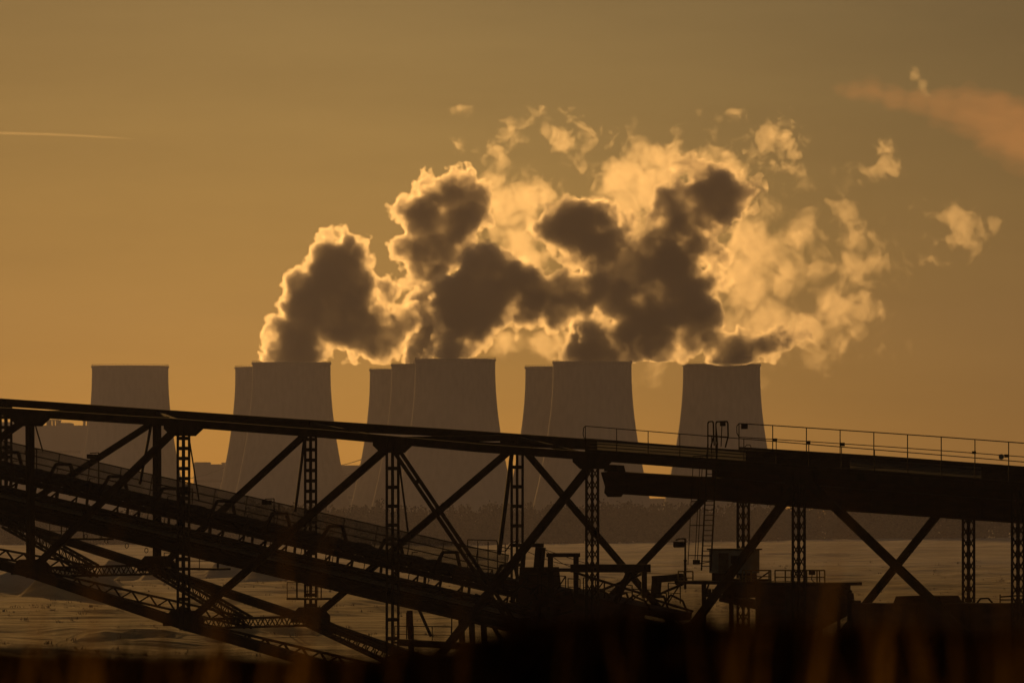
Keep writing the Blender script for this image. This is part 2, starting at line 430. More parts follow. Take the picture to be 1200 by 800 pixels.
# ---------------------------------------------------------------- plant buildings
def hall(x0, x1, yt, D, deep, label, vents=(), steps=(), name='boiler_house', cat='building'):
    c = P((x0 + x1) / 2, yt, D); wd = (x1 - x0) / FP * D
    root = empty(name, (c.x, D + deep / 2, 0), label, cat, 'power station buildings')
    b = MB(); X1 = Vector((1, 0, 0)); Y1 = Vector((0, 1, 0))
    b.block((c.x, D + deep / 2, c.z / 2), wd, deep, c.z, X1, Y1, UP); b.build('wall', BUILDING, root)
    b = MB(); b.block((c.x, D + deep / 2, c.z + .45), wd + 1.2, deep + 1.2, .88, X1, Y1, UP); b.build('parapet', BUILDING, root)
    for (a0, a1, yy) in steps:
        p = P((a0 + a1) / 2, yy, D); b = MB(); hgt = p.z - c.z - .9
        b.block((p.x, D + deep * .4, c.z + .9 + hgt / 2), (a1 - a0) / FP * D, deep * .6, hgt, X1, Y1, UP); b.build('roof_block', BUILDING, root)
    for (vx, vy) in vents:
        p = P(vx, vy, D); b = MB(); q = Vector((p.x, D + deep * .3, c.z + .9))
        b.tube(q, Vector((q.x, q.y, p.z - 1)), 1.1, 10); b.tube(Vector((q.x, q.y, p.z - 1)), Vector((q.x, q.y, p.z)), 1.6, 10)
        b.build('roof_vent', STEEL, root)
    # window bands on the front
    for k in range(3):
        b = MB(); z = c.z * (.25 + .25 * k); b.block((c.x, D - .06, z), wd * .92, .1, 2.2, X1, Y1, UP); b.build('window_band', DARKGLASS, root)
    return root
hall(-140, 104, 499.5, 4620, 70, 'long boiler house left of the first cooling tower, vent pipes on its flat roof',
     vents=[(15, 492), (53.5, 491), (56.5, 491), (60.5, 491), (64.5, 491), (67.5, 491.5), (96.5, 491.5), (101, 491.5)],
     steps=[(-140, 18, 494), (68, 81, 495)])
hall(227, 262, 545, 4700, 60, 'stepped grey block between the first and second cooling towers', steps=[(227, 244, 541.2)])
hall(260, 300, 543, 4780, 50, 'narrow taller block just left of the half hidden second tower', steps=[(263, 300, 541.5)])
hall(196, 300, 568, 4550, 60, 'low long hall at the feet of the left cooling towers', name='turbine_hall')
hall(392, 470, 546.2, 4700, 60, 'flat roofed hall showing between the second and third tower groups', steps=[(421, 470, 543.8)], name='turbine_hall')
hall(725, 900, 585, 4560, 50, 'low pale hall behind the girder between the two right towers', name='turbine_hall', vents=[(786, 579)])

# ---------------------------------------------------------------- far forest
def forest():
    r = np.random.default_rng(5)
    V = []; 
    n = 2100
    X = r.uniform(-520, 520, n); Y = 2480 + r.uniform(0, 1, n) ** 1.5 * 260
    hgt = 15.2 + 3.2 * vnoise2(X / 38, Y / 60, 12) + 1.6 * vnoise2(X / 11, Y / 30, 13) + r.normal(0, 1.5, n)
    rad = r.uniform(2.2, 4.4, n)
    quads = []
    for i in range(n):
        g = float(ground_h(np.array([X[i]]), np.array([Y[i]]))[0])
        m = 120
        # leaf clumps spread through an uneven crown
        u = r.normal(size=(m, 3)); u /= np.linalg.norm(u, axis=1)[:, None]
        u *= r.uniform(.55, 1.0, (m, 1)) ** .5
        lobes = 1 + .35 * np.sin(3 * np.arctan2(u[:, 1], u[:, 0]) + i) 
        c = np.stack([u[:, 0] * rad[i] * lobes, u[:, 1] * rad[i] * lobes, u[:, 2] * hgt[i] * .52], -1) + np.array([X[i], Y[i], g + hgt[i] * .48])
        a = r.normal(size=(m, 3)); a /= np.linalg.norm(a, axis=1)[:, None]
        b = np.cross(a, r.normal(size=(m, 3))); b /= np.linalg.norm(b, axis=1)[:, None]
        s = r.uniform(.5, 1.1, (m, 1))
        quads.append(np.stack([c - a * s, c - b * s * .7, c + a * s, c + b * s * .7], 1))
        # trunk, as one upright strip pair
        t = np.array([[X[i] - .2, Y[i], g - .3], [X[i] + .2, Y[i], g - .3], [X[i] + .12, Y[i], g + hgt[i] * .6], [X[i] - .12, Y[i], g + hgt[i] * .6]])
        quads.append(t[None])
    q = np.concatenate(quads, 0); v = q.reshape(-1, 3); f = np.arange(len(v)).reshape(-1, 4)
    m = noise_mat('forest_leaves', (.010, .012, .007), (.022, .024, .013), .15, 1.0)
    [setattr(k.inputs['Specular IOR Level'], 'default_value', 0) for k in m.node_tree.nodes if k.type == 'BSDF_PRINCIPLED']
    o = mesh_obj('forest', v, f, m, None)
    tag(o, 'dark far-off wood along the back edge of the pale field', 'forest', None, 'stuff')
forest()

# ---------------------------------------------------------------- steam
SS = 4130.0 / FP
def bspl(n, cs, off):
    # dense matrix of cubic b-spline weights: n samples from a lattice of spacing cs
    m = int(n / cs) + 5
    A = np.zeros((n, m), np.float32)
    t = (np.arange(n) + off) / cs + 1; i = np.floor(t).astype(int); f = t - i
    wts = [(1 - f) ** 3 / 6, (3 * f ** 3 - 6 * f ** 2 + 4) / 6, (-3 * f ** 3 + 3 * f ** 2 + 3 * f + 1) / 6, f ** 3 / 6]
    for k in range(4): A[np.arange(n), np.clip(i - 1 + k, 0, m - 1)] += wts[k]
    return A
def noise3(shape, cs, seed):
    r = np.random.default_rng(seed)
    A = [bspl(n, c, r.uniform(0, c)) for n, c in zip(shape, cs)]
    lat = r.standard_normal([a.shape[1] for a in A]).astype(np.float32)
    o = np.tensordot(A[0], lat, (1, 0)); o = np.tensordot(o, A[1], (1, 1)).transpose(0, 2, 1); o = np.tensordot(o, A[2], (2, 1))
    return o / .33
def warp(n, D, a):
    # trilinear resample of n at positions pushed about by the fields D
    sh = n.shape
    I = np.meshgrid(*[np.arange(k, dtype=np.float32) for k in sh], indexing='ij')
    i0 = []; fr = []
    for k in range(3):
        c = np.clip(I[k] + a * D[k], 0, sh[k] - 1.001); i = c.astype(np.int32); i0.append(i); fr.append(c - i)
    st = (sh[1] * sh[2], sh[2], 1); base = i0[0] * st[0] + i0[1] * st[1] + i0[2]; flat = n.ravel(); o = np.zeros(sh, np.float32)
    for x in (0, 1):
        for y in (0, 1):
            for z in (0, 1):
                w_ = (fr[0] if x else 1 - fr[0]) * (fr[1] if y else 1 - fr[1]) * (fr[2] if z else 1 - fr[2])
                o += w_ * flat[base + x * st[0] + y * st[1] + z]
    return o
def nets(f, iso):
    # naive surface nets: closed quad skin of the region f > iso
    f = f - iso
    f[0] = f[-1] = -1; f[:, 0] = f[:, -1] = -1; f[:, :, 0] = f[:, :, -1] = -1
    s = f > 0
    cnt = np.zeros([d - 1 for d in f.shape], np.int8)
    for a in (0, 1):
        for b in (0, 1):
            for c in (0, 1):
                cnt += s[a:f.shape[0] - 1 + a, b:f.shape[1] - 1 + b, c:f.shape[2] - 1 + c]
    act = (cnt > 0) & (cnt < 8)
    ci = np.argwhere(act)
    vid = np.full(act.shape, -1, np.int64); vid[act] = np.arange(len(ci))
    acc = np.zeros((len(ci), 3)); num = np.zeros(len(ci))
    corners = [(a, b, c) for a in (0, 1) for b in (0, 1) for c in (0, 1)]
    for p in corners:
        for ax in range(3):
            if p[ax]: continue
            q = list(p); q[ax] = 1
            fa = f[ci[:, 0] + p[0], ci[:, 1] + p[1], ci[:, 2] + p[2]]; fb = f[ci[:, 0] + q[0], ci[:, 1] + q[1], ci[:, 2] + q[2]]
            ch = (fa > 0) != (fb > 0)
            t = np.where(ch, fa / np.where(ch, fa - fb, 1), 0)
            e = np.tile(np.array(p, float), (len(ci), 1)); e[:, ax] += t
            acc[ch] += e[ch]; num[ch] += 1
    v = ci + acc / num[:, None]
    F = []
    for ax in range(3):
        sl0 = [slice(None)] * 3; sl1 = [slice(None)] * 3; sl0[ax] = slice(0, -1); sl1[ax] = slice(1, None)
        ch = s[tuple(sl0)] != s[tuple(sl1)]
        e = np.argwhere(ch); o = [(ax + 1) % 3, (ax + 2) % 3]
        flip = s[tuple(sl0)][ch]
        ids = []
        for (u, w_) in ((-1, -1), (0, -1), (0, 0), (-1, 0)):
            c = e.copy(); c[:, o[0]] += u; c[:, o[1]] += w_
            ids.append(vid[c[:, 0], c[:, 1], c[:, 2]])
        q = np.stack(ids, 1); q[~flip] = q[~flip][:, ::-1]
        F.append(q)
    return v, np.concatenate(F, 0)

def keep_big(v, q, least, above=None):
    # drop the loose crumbs: pieces of fewer than `least` vertices
    lab = np.arange(len(v))
    e = np.concatenate([q[:, [0, 1]], q[:, [1, 2]], q[:, [2, 3]]], 0)
    while True:
        m_ = np.minimum(lab[e[:, 0]], lab[e[:, 1]]); new = lab.copy()
        np.minimum.at(new, e[:, 0], m_); np.minimum.at(new, e[:, 1], m_)
        new = new[new]; new = new[new]
        if (new == lab).all(): break
        lab = new
    cnt = np.bincount(lab, minlength=len(v)); least = min(least, cnt.max())
    ok = cnt[lab] >= least
    if above is not None:                  # and pieces that float wholly below a tower's rim
        top = np.full(len(v), 1e9); np.minimum.at(top, lab, v[:, 1]); ok &= top[lab] < above
    mp = np.full(len(v), -1); mp[ok] = np.arange(ok.sum())
    return v[ok], mp[q[ok[q[:, 0]]]]

def steam(name, blobs, seed, cell, depth_half, layers, label, cat, amp, scales, billow=True, dz0=0, group=None, soft=1.0, stretch=(1, 1, 1), mouth=None, pers=.70, warping=0.0, crumbs=500, flat=1.0, D=4130.0, cap=1.2):
    """blobs: (x, y, r[, depth]) in the units of the far plane; layers: list of (iso, material, name)"""
    b = np.array([(q[0], q[1], q[2], q[3] if len(q) > 3 else 0) for q in blobs], float)
    pad = 30
    x0, x1 = (b[:, 0] - b[:, 2]).min() - pad, (b[:, 0] + b[:, 2]).max() + pad
    y0, y1 = (b[:, 1] - b[:, 2]).min() - pad, (b[:, 1] + b[:, 2]).max() + pad
    z0, z1 = (b[:, 3] - b[:, 2] * flat).min() - pad * .6, (b[:, 3] + b[:, 2] * flat).max() + pad * .6
    z0 = max(z0, -depth_half); z1 = min(z1, depth_half)
    gx = np.arange(x0, x1, cell, dtype=np.float32); gy = np.arange(y0, y1, cell, dtype=np.float32); gz = np.arange(z0, z1, cell, dtype=np.float32)
    shp = (len(gx), len(gy), len(gz))
    acc = np.zeros(shp, np.float32)
    kk = 11.0
    for (bx, by, br, bz) in b:
        d2 = ((gx - bx) ** 2)[:, None, None] + ((gy - by) ** 2)[None, :, None] + (((gz - bz) / flat) ** 2)[None, None, :]
        e = 1 - np.sqrt(d2) / br
        acc += np.exp(kk * np.clip(e, -2.5, 1))
    e = np.log(acc + 1e-6) / kk
    e = np.minimum(e, cap) * soft
    nz = np.zeros(shp, np.float32); a = 1.0; tot = 0
    for k, scl in enumerate(scales):
        n = noise3(shp, [max(scl * st / cell, 1.01) for st in stretch], seed + k)
        if billow: n = np.abs(n) * 1.5 - .95
        nz += a * n; tot += a * a; a *= pers
    nz /= math.sqrt(tot)
    if warping:
        DW = [noise3(shp, [warping * 3.6 / cell] * 3, seed + 50 + k) for k in range(3)]
        nz = warp(nz, DW, warping / cell)
    f = e + amp * nz
    for (mx0, mx1, my) in (mouth or ()):
        inside = np.clip(np.minimum(gx - mx0, mx1 - gx) / 12, 0, 1)[:, None, None]
        if billow: f -= np.clip((gy - my - 8) / 14, 0, 3)[None, :, None]
        f -= inside * np.clip((gy - my + 4) / 5, 0, 3)[None, :, None]
    for ax in range(3):
        g_ = np.arange(shp[ax]); ed = np.minimum(g_, shp[ax] - 1 - g_)
        sh_ = [1, 1, 1]; sh_[ax] = -1
        f -= (np.clip(9 - ed, 0, 9) / 9.0 * (1.2 if ax < 2 else .8)).reshape(sh_).astype(np.float32)
    root = None
    for (iso, mat, nm) in layers:
        v, q = nets(f.copy(), iso)
        if len(v) == 0: continue
        v, q = keep_big(v, q, crumbs)
        wv = np.empty((len(v), 3))
        px = x0 + v[:, 0] * cell; py = y0 + v[:, 1] * cell; pz = z0 + v[:, 2] * cell + dz0
        k_ = D / FP; wv[:, 0] = (px - 600) * k_; wv[:, 2] = CZ + (HY - py) * k_; wv[:, 1] = D + pz * k_
        o = mesh_obj(nm if root is not None else name, wv, q, mat, root, False)
        if root is None:
            root = o; tag(o, label, cat, group)
    return root

def billow(name, blobs, seed, cell, layers, label, cat, group=None, dz0=0, mouth=None, flat=.8, kids=(16, 8), kr=(.40, .42), zs=.62, erode=0.0, scales=(24, 12, 6, 3), pers=.80, warping=0.0, crumbs=300, bias=0.0):
    """cauliflower steam: every blob carries a skin of smaller spheres and each of those a skin of still smaller ones.
    The field is the depth below the outermost skin, in far-plane units; layers: (depth, material, name)."""
    r = np.random.default_rng(seed)
    b = np.array([(q[0], q[1], q[2], q[3] if len(q) > 3 else 0) for q in blobs], float)
    S = [(x, y, z, rr) for x, y, rr, z in b]
    def skin(src, n, k):
        out = []
        for (x, y, z, rr) in src:
            u = r.normal(size=(n, 3)); u /= np.linalg.norm(u, axis=1)[:, None]
            rad = rr * k * r.uniform(.65, 1.25, n)
            for (a, c, d), q in zip(u, rad):
                p = rr - q * .15
                out.append((x + a * p, y + c * p, z + d * p * flat, q))
        return out
    k1 = skin(S, kids[0], kr[0]); k2 = skin(k1, kids[1], kr[1])
    A = np.array(S + k1 + k2)
    pad = 16 + erode * 1.6
    lo = (A[:, :3] - A[:, 3:]).min(0) - pad; hi = (A[:, :3] + A[:, 3:]).max(0) + pad
    gx, gy, gz = [np.arange(lo[k], hi[k], cell, dtype=np.float32) for k in range(3)]
    shp = (len(gx), len(gy), len(gz))
    f = np.full(shp, -14.0, np.float32)
    for (x, y, z, rr) in A:
        m = rr + 13
        i0, i1 = int(max(0, (x - m - lo[0]) / cell)), int((x + m - lo[0]) / cell) + 2
        j0, j1 = int(max(0, (y - m - lo[1]) / cell)), int((y + m - lo[1]) / cell) + 2
        k0, k1_ = int(max(0, (z - m - lo[2]) / cell)), int((z + m - lo[2]) / cell) + 2
        d = np.sqrt(((gx[i0:i1] - x) ** 2)[:, None, None] + ((gy[j0:j1] - y) ** 2)[None, :, None] + (((gz[k0:k1_] - z) / zs) ** 2)[None, None, :])
        v = f[i0:i1, j0:j1, k0:k1_]; np.maximum(v, rr - d, out=v)
    if erode:
        nz = np.zeros(shp, np.float32); a = 1.0; tot = 0
        for k, scl in enumerate(scales):
            nz += a * noise3(shp, [max(scl / cell, 1.01)] * 3, seed + k); tot += a * a; a *= pers
        nz /= math.sqrt(tot)
        if warping:
            DW = [noise3(shp, [warping * 3.6 / cell] * 3, seed + 50 + k) for k in range(3)]
            nz = warp(nz, DW, warping / cell)
        f += erode * (nz - bias)
    for (mx0, mx1, my) in (mouth or ()):
        inside = np.clip(np.minimum(gx - mx0, mx1 - gx) / 14, 0, 1)[:, None, None]
        f -= inside * (np.clip((gy - my + 2) / 2, 0, 12) * 7)[None, :, None]
        if name == 'steam_plume': f -= (np.clip(gy - my, 0, 60) * 1.1)[None, :, None]
    for ax in range(3):
        g_ = np.arange(shp[ax]); ed = np.minimum(g_, shp[ax] - 1 - g_)
        sh_ = [1, 1, 1]; sh_[ax] = -1
        f -= (np.clip(6 - ed, 0, 6) * 4.0).reshape(sh_).astype(np.float32)
    root = None
    for (iso, mat, nm) in layers:
        v, q = nets(f.copy(), iso)
        if len(v) < 8: continue
        v, q = keep_big(v, q, crumbs, (min(mm[2] for mm in mouth) - 4 - lo[1]) / cell if mouth else None)
        if len(v) < 8: continue
        wv = np.empty((len(v), 3))
        wv[:, 0] = (lo[0] + v[:, 0] * cell - 600) * SS; wv[:, 2] = CZ + (HY - (lo[1] + v[:, 1] * cell)) * SS; wv[:, 1] = 4130 + (lo[2] + v[:, 2] * cell + dz0) * SS
        o = mesh_obj(nm if root is not None else name, wv, q, mat, root, False)
        if root is None:
            root = o; tag(o, label, cat, group)
    return root

G = .75
S_VEIL = vol_mat('steam_haze', .0055, G)
S_THIN = vol_mat('steam_thin', .009, G)
S_GOLD = vol_mat('steam_gold', .013, G)
S_A = vol_mat('steam_veil', .09, G)
S_B = vol_mat('steam_outer', .105, G)
S_C = vol_mat('steam_inner', .09, G)
S_D = vol_mat('steam_core', .08, G)
def LY(a, b, c, d): return [(a, S_A, 'outer_veil'), (b, S_B, 'outer_steam'), (c, S_C, 'inner_steam'), (d, S_D, 'dense_core')]
pg = 'steam plumes rising from the cooling towers'
billow('steam_plume', [(346, 418, 33), (334, 404, 17), (350, 394, 32), (360, 370, 32), (372, 346, 36), (382, 322, 36), (388, 308, 32), (396, 298, 22), (392, 375, 36), (402, 345, 30), (412, 388, 30), (438, 370, 24, 15), (455, 345, 17, 20), (448, 394, 22, 10), (472, 374, 17, 20)],
      100, 1.35, LY(0, 1.5, 4, 8), 'dark round-topped steam column leaning over the second tower from the left', 'steam plume', pg, 0, [(268, 400, 425)], erode=4.4, crumbs=2500, scales=(28, 14, 7, 3.5, 2), pers=.78, bias=.0)
billow('steam_plume', [(532, 216, 23.4), (514, 226, 25.7), (548, 232, 25.7), (497, 246, 31.6), (532, 254, 32.8), (514, 284, 26.9), (507, 314, 23.4), (512, 345, 23.4), (502, 375, 23.4), (492, 402, 25.7), (480, 300, 15.2, 10), (472, 284, 10.5), (545, 286, 15.2), (484, 418, 21.1)],
      200, 1.35, LY(0, 1.5, 4, 8), 'tall narrow steam column behind, with a bulging head and bright left rim', 'steam plume', pg, 110, [(455, 560, 427)], erode=4.4, crumbs=2500, scales=(28, 14, 7, 3.5, 2), pers=.78, bias=.0)
billow('steam_plume', [(534, 416, 30.2), (506, 413, 11.4), (526, 398, 27.0), (545, 374, 36.4), (568, 346, 38.5), (588, 326, 32.2), (562, 310, 16.6), (612, 344, 32.2), (640, 350, 30.2), (668, 350, 26.0), (690, 346, 19.8), (716, 368, 13.5), (736, 362, 8.3), (686, 386, 11.4), (652, 386, 10.4, 10)],
      300, 1.35, LY(0, 1.5, 4, 8), 'darkest steam plume drifting right from the highest tower, low and lumpy', 'steam plume', pg, -40, [(478, 596, 421)], erode=4.4, crumbs=2500, scales=(28, 14, 7, 3.5, 2), pers=.78, bias=.0)
billow('steam_plume', [(695, 416, 34.2), (704, 404, 34.2), (738, 396, 36.4), (766, 376, 44.9), (796, 352, 42.8), (790, 310, 38.5), (812, 284, 25.7), (802, 254, 34), (785, 275, 26), (828, 228, 38), (848, 240, 27), (816, 204, 24), (838, 212, 20), (742, 322, 34.2), (706, 294, 34), (674, 270, 36), (648, 266, 21), (692, 252, 24), (728, 306, 30), (752, 312, 30), (722, 348, 34.2), (828, 330, 23.5), (806, 392, 25.7), (845, 300, 15.0), (826, 372, 17.1)],
      400, 1.5, LY(0, 2.5, 6, 11), 'largest dark steam plume, spreading upward into two dark heads above the right pair of towers', 'steam plume', pg, 20, [(600, 800, 424)], erode=6.2, crumbs=2500, pers=.80, bias=-.05, scales=(32, 16, 8, 4, 2.2))
billow('steam_plume', [(850, 420, 29.9), (868, 413, 19.5), (886, 408, 19.5), (906, 401, 16.1), (924, 396, 13.8), (939, 390, 14.9)],
      500, 1.35, LY(0, 1.5, 4, 8), 'short low steam plume trailing right from the tower at the right end', 'steam plume', pg, 0, [(776, 916, 427)], erode=4.0, scales=(14, 7, 3.5, 2))
billow('steam_cloud', [(590, 240, 28), (618, 222, 26), (605, 280, 26), (640, 222, 22), (575, 262, 18), (738, 205, 26), (768, 178, 24), (798, 168, 22), (826, 178, 22), (765, 215, 34), (735, 250, 34), (855, 200, 22), (872, 235, 24), (700, 230, 18), (720, 270, 26), (880, 270, 26), (590, 400, 22), (602, 424, 11), (570, 290, 20), (560, 330, 18), (625, 300, 26), (640, 396, 20), (560, 250, 14), (870, 310, 26), (660, 372, 18)],
      600, 1.35, [(1, S_THIN, 'outer_veil'), (4, S_THIN, 'middle_veil'), (8, S_GOLD, 'inner_steam'), (12, S_GOLD, 'bright_core')], 'golden sunlit steam between and behind the dark plumes, brightest at its top', 'steam cloud', 'drifting steam', 130, [(597, 810, 424), (425, 596, 421)], flat=.5, zs=1.0, bias=.35, erode=8.0, scales=(26, 13, 6.5, 3.4, 1.9), pers=.85, warping=3, crumbs=260)
billow('steam_cloud', [(900, 290, 30), (940, 270, 18), (880, 330, 38), (925, 330, 32), (962, 312, 24), (980, 350, 30), (1004, 310, 22), (1012, 270, 15), (1026, 345, 16), (950, 380, 30), (992, 396, 16), (900, 376, 32), (855, 376, 26), (905, 235, 14), (928, 222, 9), (1035, 300, 14), (870, 405, 16), (965, 412, 12), (770, 434, 7)],
      640, 1.35, [(2, S_VEIL, 'outer_veil'), (6, S_VEIL, 'middle_veil'), (10, S_THIN, 'inner_steam'), (15, S_THIN, 'bright_core')], 'thin torn veil of steam fading out to the right of the dark plumes', 'steam cloud', 'drifting steam', 140, [(780, 897, 427)], flat=.45, zs=1.0, bias=.3, erode=10.0, scales=(30, 15, 7.5, 3.8, 2), pers=.86, warping=4, crumbs=260)
def puff(blobs, seed, label, er=6.0):
    billow('steam_puff', blobs, seed, 1.2, [(0, S_VEIL, 'outer_veil'), (2, S_GOLD, 'middle_veil'), (5, S_GOLD, 'inner_steam')], label, 'steam puff', 'drifting steam', 60, None, flat=.6, erode=er, scales=(14, 7, 3.5, 1.9), pers=.82, warping=3, crumbs=50)
puff([(664, 166, 15), (685, 172, 14), (690, 188, 9), (650, 160, 9), (704, 186, 8)], 700, 'small golden puff of steam floating above the tall steam column')
puff([(908, 155, 9), (922, 163, 9), (926, 182, 8)], 720, 'faint torn puff of steam above the right half of the cloud', 8)
puff([(1042, 180, 14), (1054, 190, 9), (1022, 196, 9), (1010, 206, 8), (996, 198, 10), (1000, 220, 8), (986, 238, 10), (996, 250, 8)], 740, 'curling hook-shaped wisp of steam at the upper right of the cloud', 5)
puff([(1134, 262, 18), (1118, 255, 12), (1154, 266, 12), (1146, 280, 8)], 760, 'small detached puff of steam furthest right of the cloud')
puff([(1046, 98, 4), (1060, 95, 4), (1074, 84, 5), (1084, 96, 4), (1089, 108, 3.5)], 780, 'thin bright shred of steam in front of the pink cloud', 3)

# high cloud and vapour trail, far beyond the haze
def far_streak(name, rows, D, thick, mats, label, cat, wob=0.0, grow=(1.0,)):
    # closed lens-shaped bodies, one inside the other, following rows of (x, y, half height)
    n = 14; root = None
    xs = [r[0] for r in rows]
    fine = np.linspace(xs[0], xs[-1], 90 if wob else 12)
    for gi, (g, mat) in enumerate(zip(grow, mats)):
        v = []; f = []
        for x in fine:
            y = np.interp(x, xs, [r[1] for r in rows]); h = np.interp(x, xs, [r[2] for r in rows]) * g
            c = P(x, y, D)
            for k in range(n):
                t = 2 * math.pi * k / n
                q = 1.0
                if wob: q += wob * float(vnoise2(np.array([x * .05 + k * 3]), np.array([k * 1.7 + gi * 9.0]), 61)[0] + .5 * vnoise2(np.array([x * .15]), np.array([k * 5.1]), 62)[0])
                hh = h / FP * D * q
                v.append((c.x, c.y + math.cos(t) * thick * g * min(1, h / 6), c.z + math.sin(t) * hh))
        m = len(fine)
        for i in range(m - 1):
            for k in range(n): f.append((i * n + k, i * n + (k + 1) % n, (i + 1) * n + (k + 1) % n, (i + 1) * n + k))
        f.append(tuple(range(n - 1, -1, -1))); f.append(tuple(range((m - 1) * n, m * n)))
        o = mesh_obj(name if root is None else 'inner_cloud', np.array(v), f, mat, root, True)
        if root is None: root = o; tag(o, label, cat)
    return root
far_streak('contrail', [(-120, 153.5, 1.7), (0, 156, 1.7), (60, 157.5, 1.6), (120, 160.5, 1.3), (158, 163, .5)], 24000, 60, [vol_mat('contrail_ice', .006, .6)], 'thin straight vapour trail high in the sky on the left', 'contrail')
CI = [vol_mat('cirrus_ice', d_, .6, (1, .52, .34)) for d_ in (.0010, .0011, .0013)]
steam('cloud', [(985, 103, 10), (1000, 106, 14), (1022, 110, 18), (1048, 115, 20), (1075, 119, 20), (1105, 126, 25), (1135, 134, 30), (1165, 142, 34), (1200, 152, 38), (1240, 162, 42), (1285, 172, 44), (1330, 182, 38)],
      900, 1.7, 22, [(-.12, CI[0], 'outer_veil'), (.04, CI[1], 'inner_cloud'), (.22, CI[2], 'inner_cloud')], 'pinkish wedge of high cloud in the upper right sky', 'cloud', .20, (30, 15, 7, 3.5), False, soft=.8, stretch=(4, .7, 1.2), pers=.7, warping=4, crumbs=400, flat=.35, D=26000.0)

# ================================================================ truss bridge
FT = [(-90, 465), (0, 471), (199, 485), (380, 497.5), (560, 509.5), (690, 519), (840, 530), (1040, 542), (1200, 554), (1320, 563)]
NT = [(-90, 476), (0, 482), (199, 494.5), (380, 508), (560, 524.5), (690, 534), (871, 548), (1200, 573), (1320, 582)]
NB = [(-90, 637), (0, 661), (37, 671), (199, 725), (215, 731), (350, 773), (460, 803), (694, 872), (936, 930), (1193, 990), (1320, 1018)]
FB = [(-90, 583), (7, 611), (37, 623), (184, 667), (364, 727), (450, 758), (606, 810), (871, 886), (1135, 950), (1320, 992)]
def ft(x): return F_(x, interp(FT, x))
def ntp(x): return N_(x, interp(NT, x))
def nb(x): return N_(x, interp(NB, x))
def fb(x): return F_(x, interp(FB, x))
bridge = empty('truss_bridge', (0, D0 + 5, CZ), 'long dark steel truss bridge crossing the whole view, with lattice posts and railings', 'bridge')
def part(name, mb, mat=STEEL, parent=None, **k): return mb.build(name, mat, parent or bridge, **k)

for nm, fn, xs, w_, h_ in (('top_chord', ft, (-90, 60, 199, 380, 560, 690, 840, 1040, 1200, 1320), .36, .33), ('top_chord', ntp, (-90, 60, 199, 380, 560, 690, 871, 1200, 1320), .36, .32),
                           ('bottom_chord', nb, (-90, 37, 215, 460, 694, 936, 1193, 1320), .40, .40), ('bottom_chord', fb, (-90, 7, 184, 364, 606, 871, 1135, 1320), .36, .34)):
    m = MB()
    pts = [fn(x) for x in xs]
    for a, b in zip(pts, pts[1:]):
        e = (b - a).normalized() * .004
        m.bar(a, b - e, w_, h_)
        m.bar(a + UP * (h_ / 2 + .014), b - e + UP * (h_ / 2 + .014), w_ + .08, .02)     # cover plate
        m.bar(a - UP * (h_ / 2 + .014), b - e - UP * (h_ / 2 + .014), w_ + .06, .02)
    part(nm, m)

def solid_post(p, q, s=.26):
    m = MB(); m.bar(p, q, s * 1.15, s * .9, AX); m.bar(p, q, s * 1.4, .03, AX); part('post', m)
def lattice_post(p, q, kind, a=.30, b=.46, name='lattice_post', parent=None, pitch=.62):
    # four corner angles with batten plates or crossed lacing on the four faces
    m = MB(); p = Vector(p); q = Vector(q); d = q - p; ln = d.length; n = max(3, int(round(ln / pitch)))
    cor = [(-a / 2, -b / 2), (a / 2, -b / 2), (a / 2, b / 2), (-a / 2, b / 2)]
    cp = [AX * u + LAT * v for u, v in cor]
    for c in cp: m.bar(p + c, q + c, .085, .085, AX)
    for i in range(n):
        t0 = p + d * (i / n); t1 = p + d * ((i + 1) / n); tm = (t0 + t1) / 2
        for k in range(4):
            c0, c1 = cp[k], cp[(k + 1) % 4]
            if kind == 'batten':
                m.bar(tm + c0 * .96, tm + c1 * .96, .018, .16)
            else:
                m.bar(t0 + c0 * .96, t1 + c1 * .96, .05, .014, (c0 + c1).normalized())
                m.bar(t0 + c1 * 1.0, t1 + c0 * 1.0, .05, .014, (c0 + c1).normalized())
    return m.build(name, STEEL, parent or bridge)

solid_post(ntp(35), N_(36, interp(NB, 36)), .30)
solid_post(ft(184), fb(184), .30)
for x, k in ((215, 'batten'), (460, 'batten'), (694, 'lace'), (936, 'lace'), (1193, 'lace')):
    lattice_post(ntp(x), nb(x), k, pitch=(.85 if x == 460 else .45 if x == 215 else .5))
for x, k in ((7, 'batten'), (364, 'batten'), (606, 'batten'), (871, 'lace'), (1135, 'lace')):
    lattice_post(ft(x), fb(x), k, pitch=(.9 if x == 606 else .5))

def diag(p, q, w_=.28, h_=.24, double=False):
    m = MB()
    if double:
        d = (q - p).normalized(); s = UP.cross(LAT); s = (LAT.cross(d)).normalized()
        m.bar(p + s * .13, q + s * .13, .14, .11, LAT); m.bar(p - s * .13, q - s * .13, .14, .11, LAT)
        for i in range(1, 9):
            c = p + (q - p) * (i / 9); m.bar(c - d * .1, c + d * .1, .012, .15, LAT.cross(d))
    else:
        m.ibeam(p, q, h_, w_, .035, LAT.cross((q - p).normalized())); m.bar(p, q, h_ * .8, w_ * .9, LAT.cross((q - p).normalized()))
    part('diagonal', m)
for p, q, t in (((-140, 610), (30, 492), .28), ((37, 668), (209, 500), .30), ((215, 733), (457, 522), .30), ((466, 830), (692, 545), .32), ((700, 884), (932, 570), .34), ((945, 562), (1193, 800), .34), ((1190, 960), (1330, 770), .34)):
    diag(N_(*p), N_(*q), t)
diag(N_(464, 527), N_(694, 868), .2, double=True)
for p, q, t in (((7, 606), (184, 492), .26), ((184, 668), (362, 505), .27), ((366, 725), (604, 522), .27), ((606, 815), (868, 538), .28), ((871, 886), (1133, 560), .30)):
    diag(F_(*p), F_(*q), t)
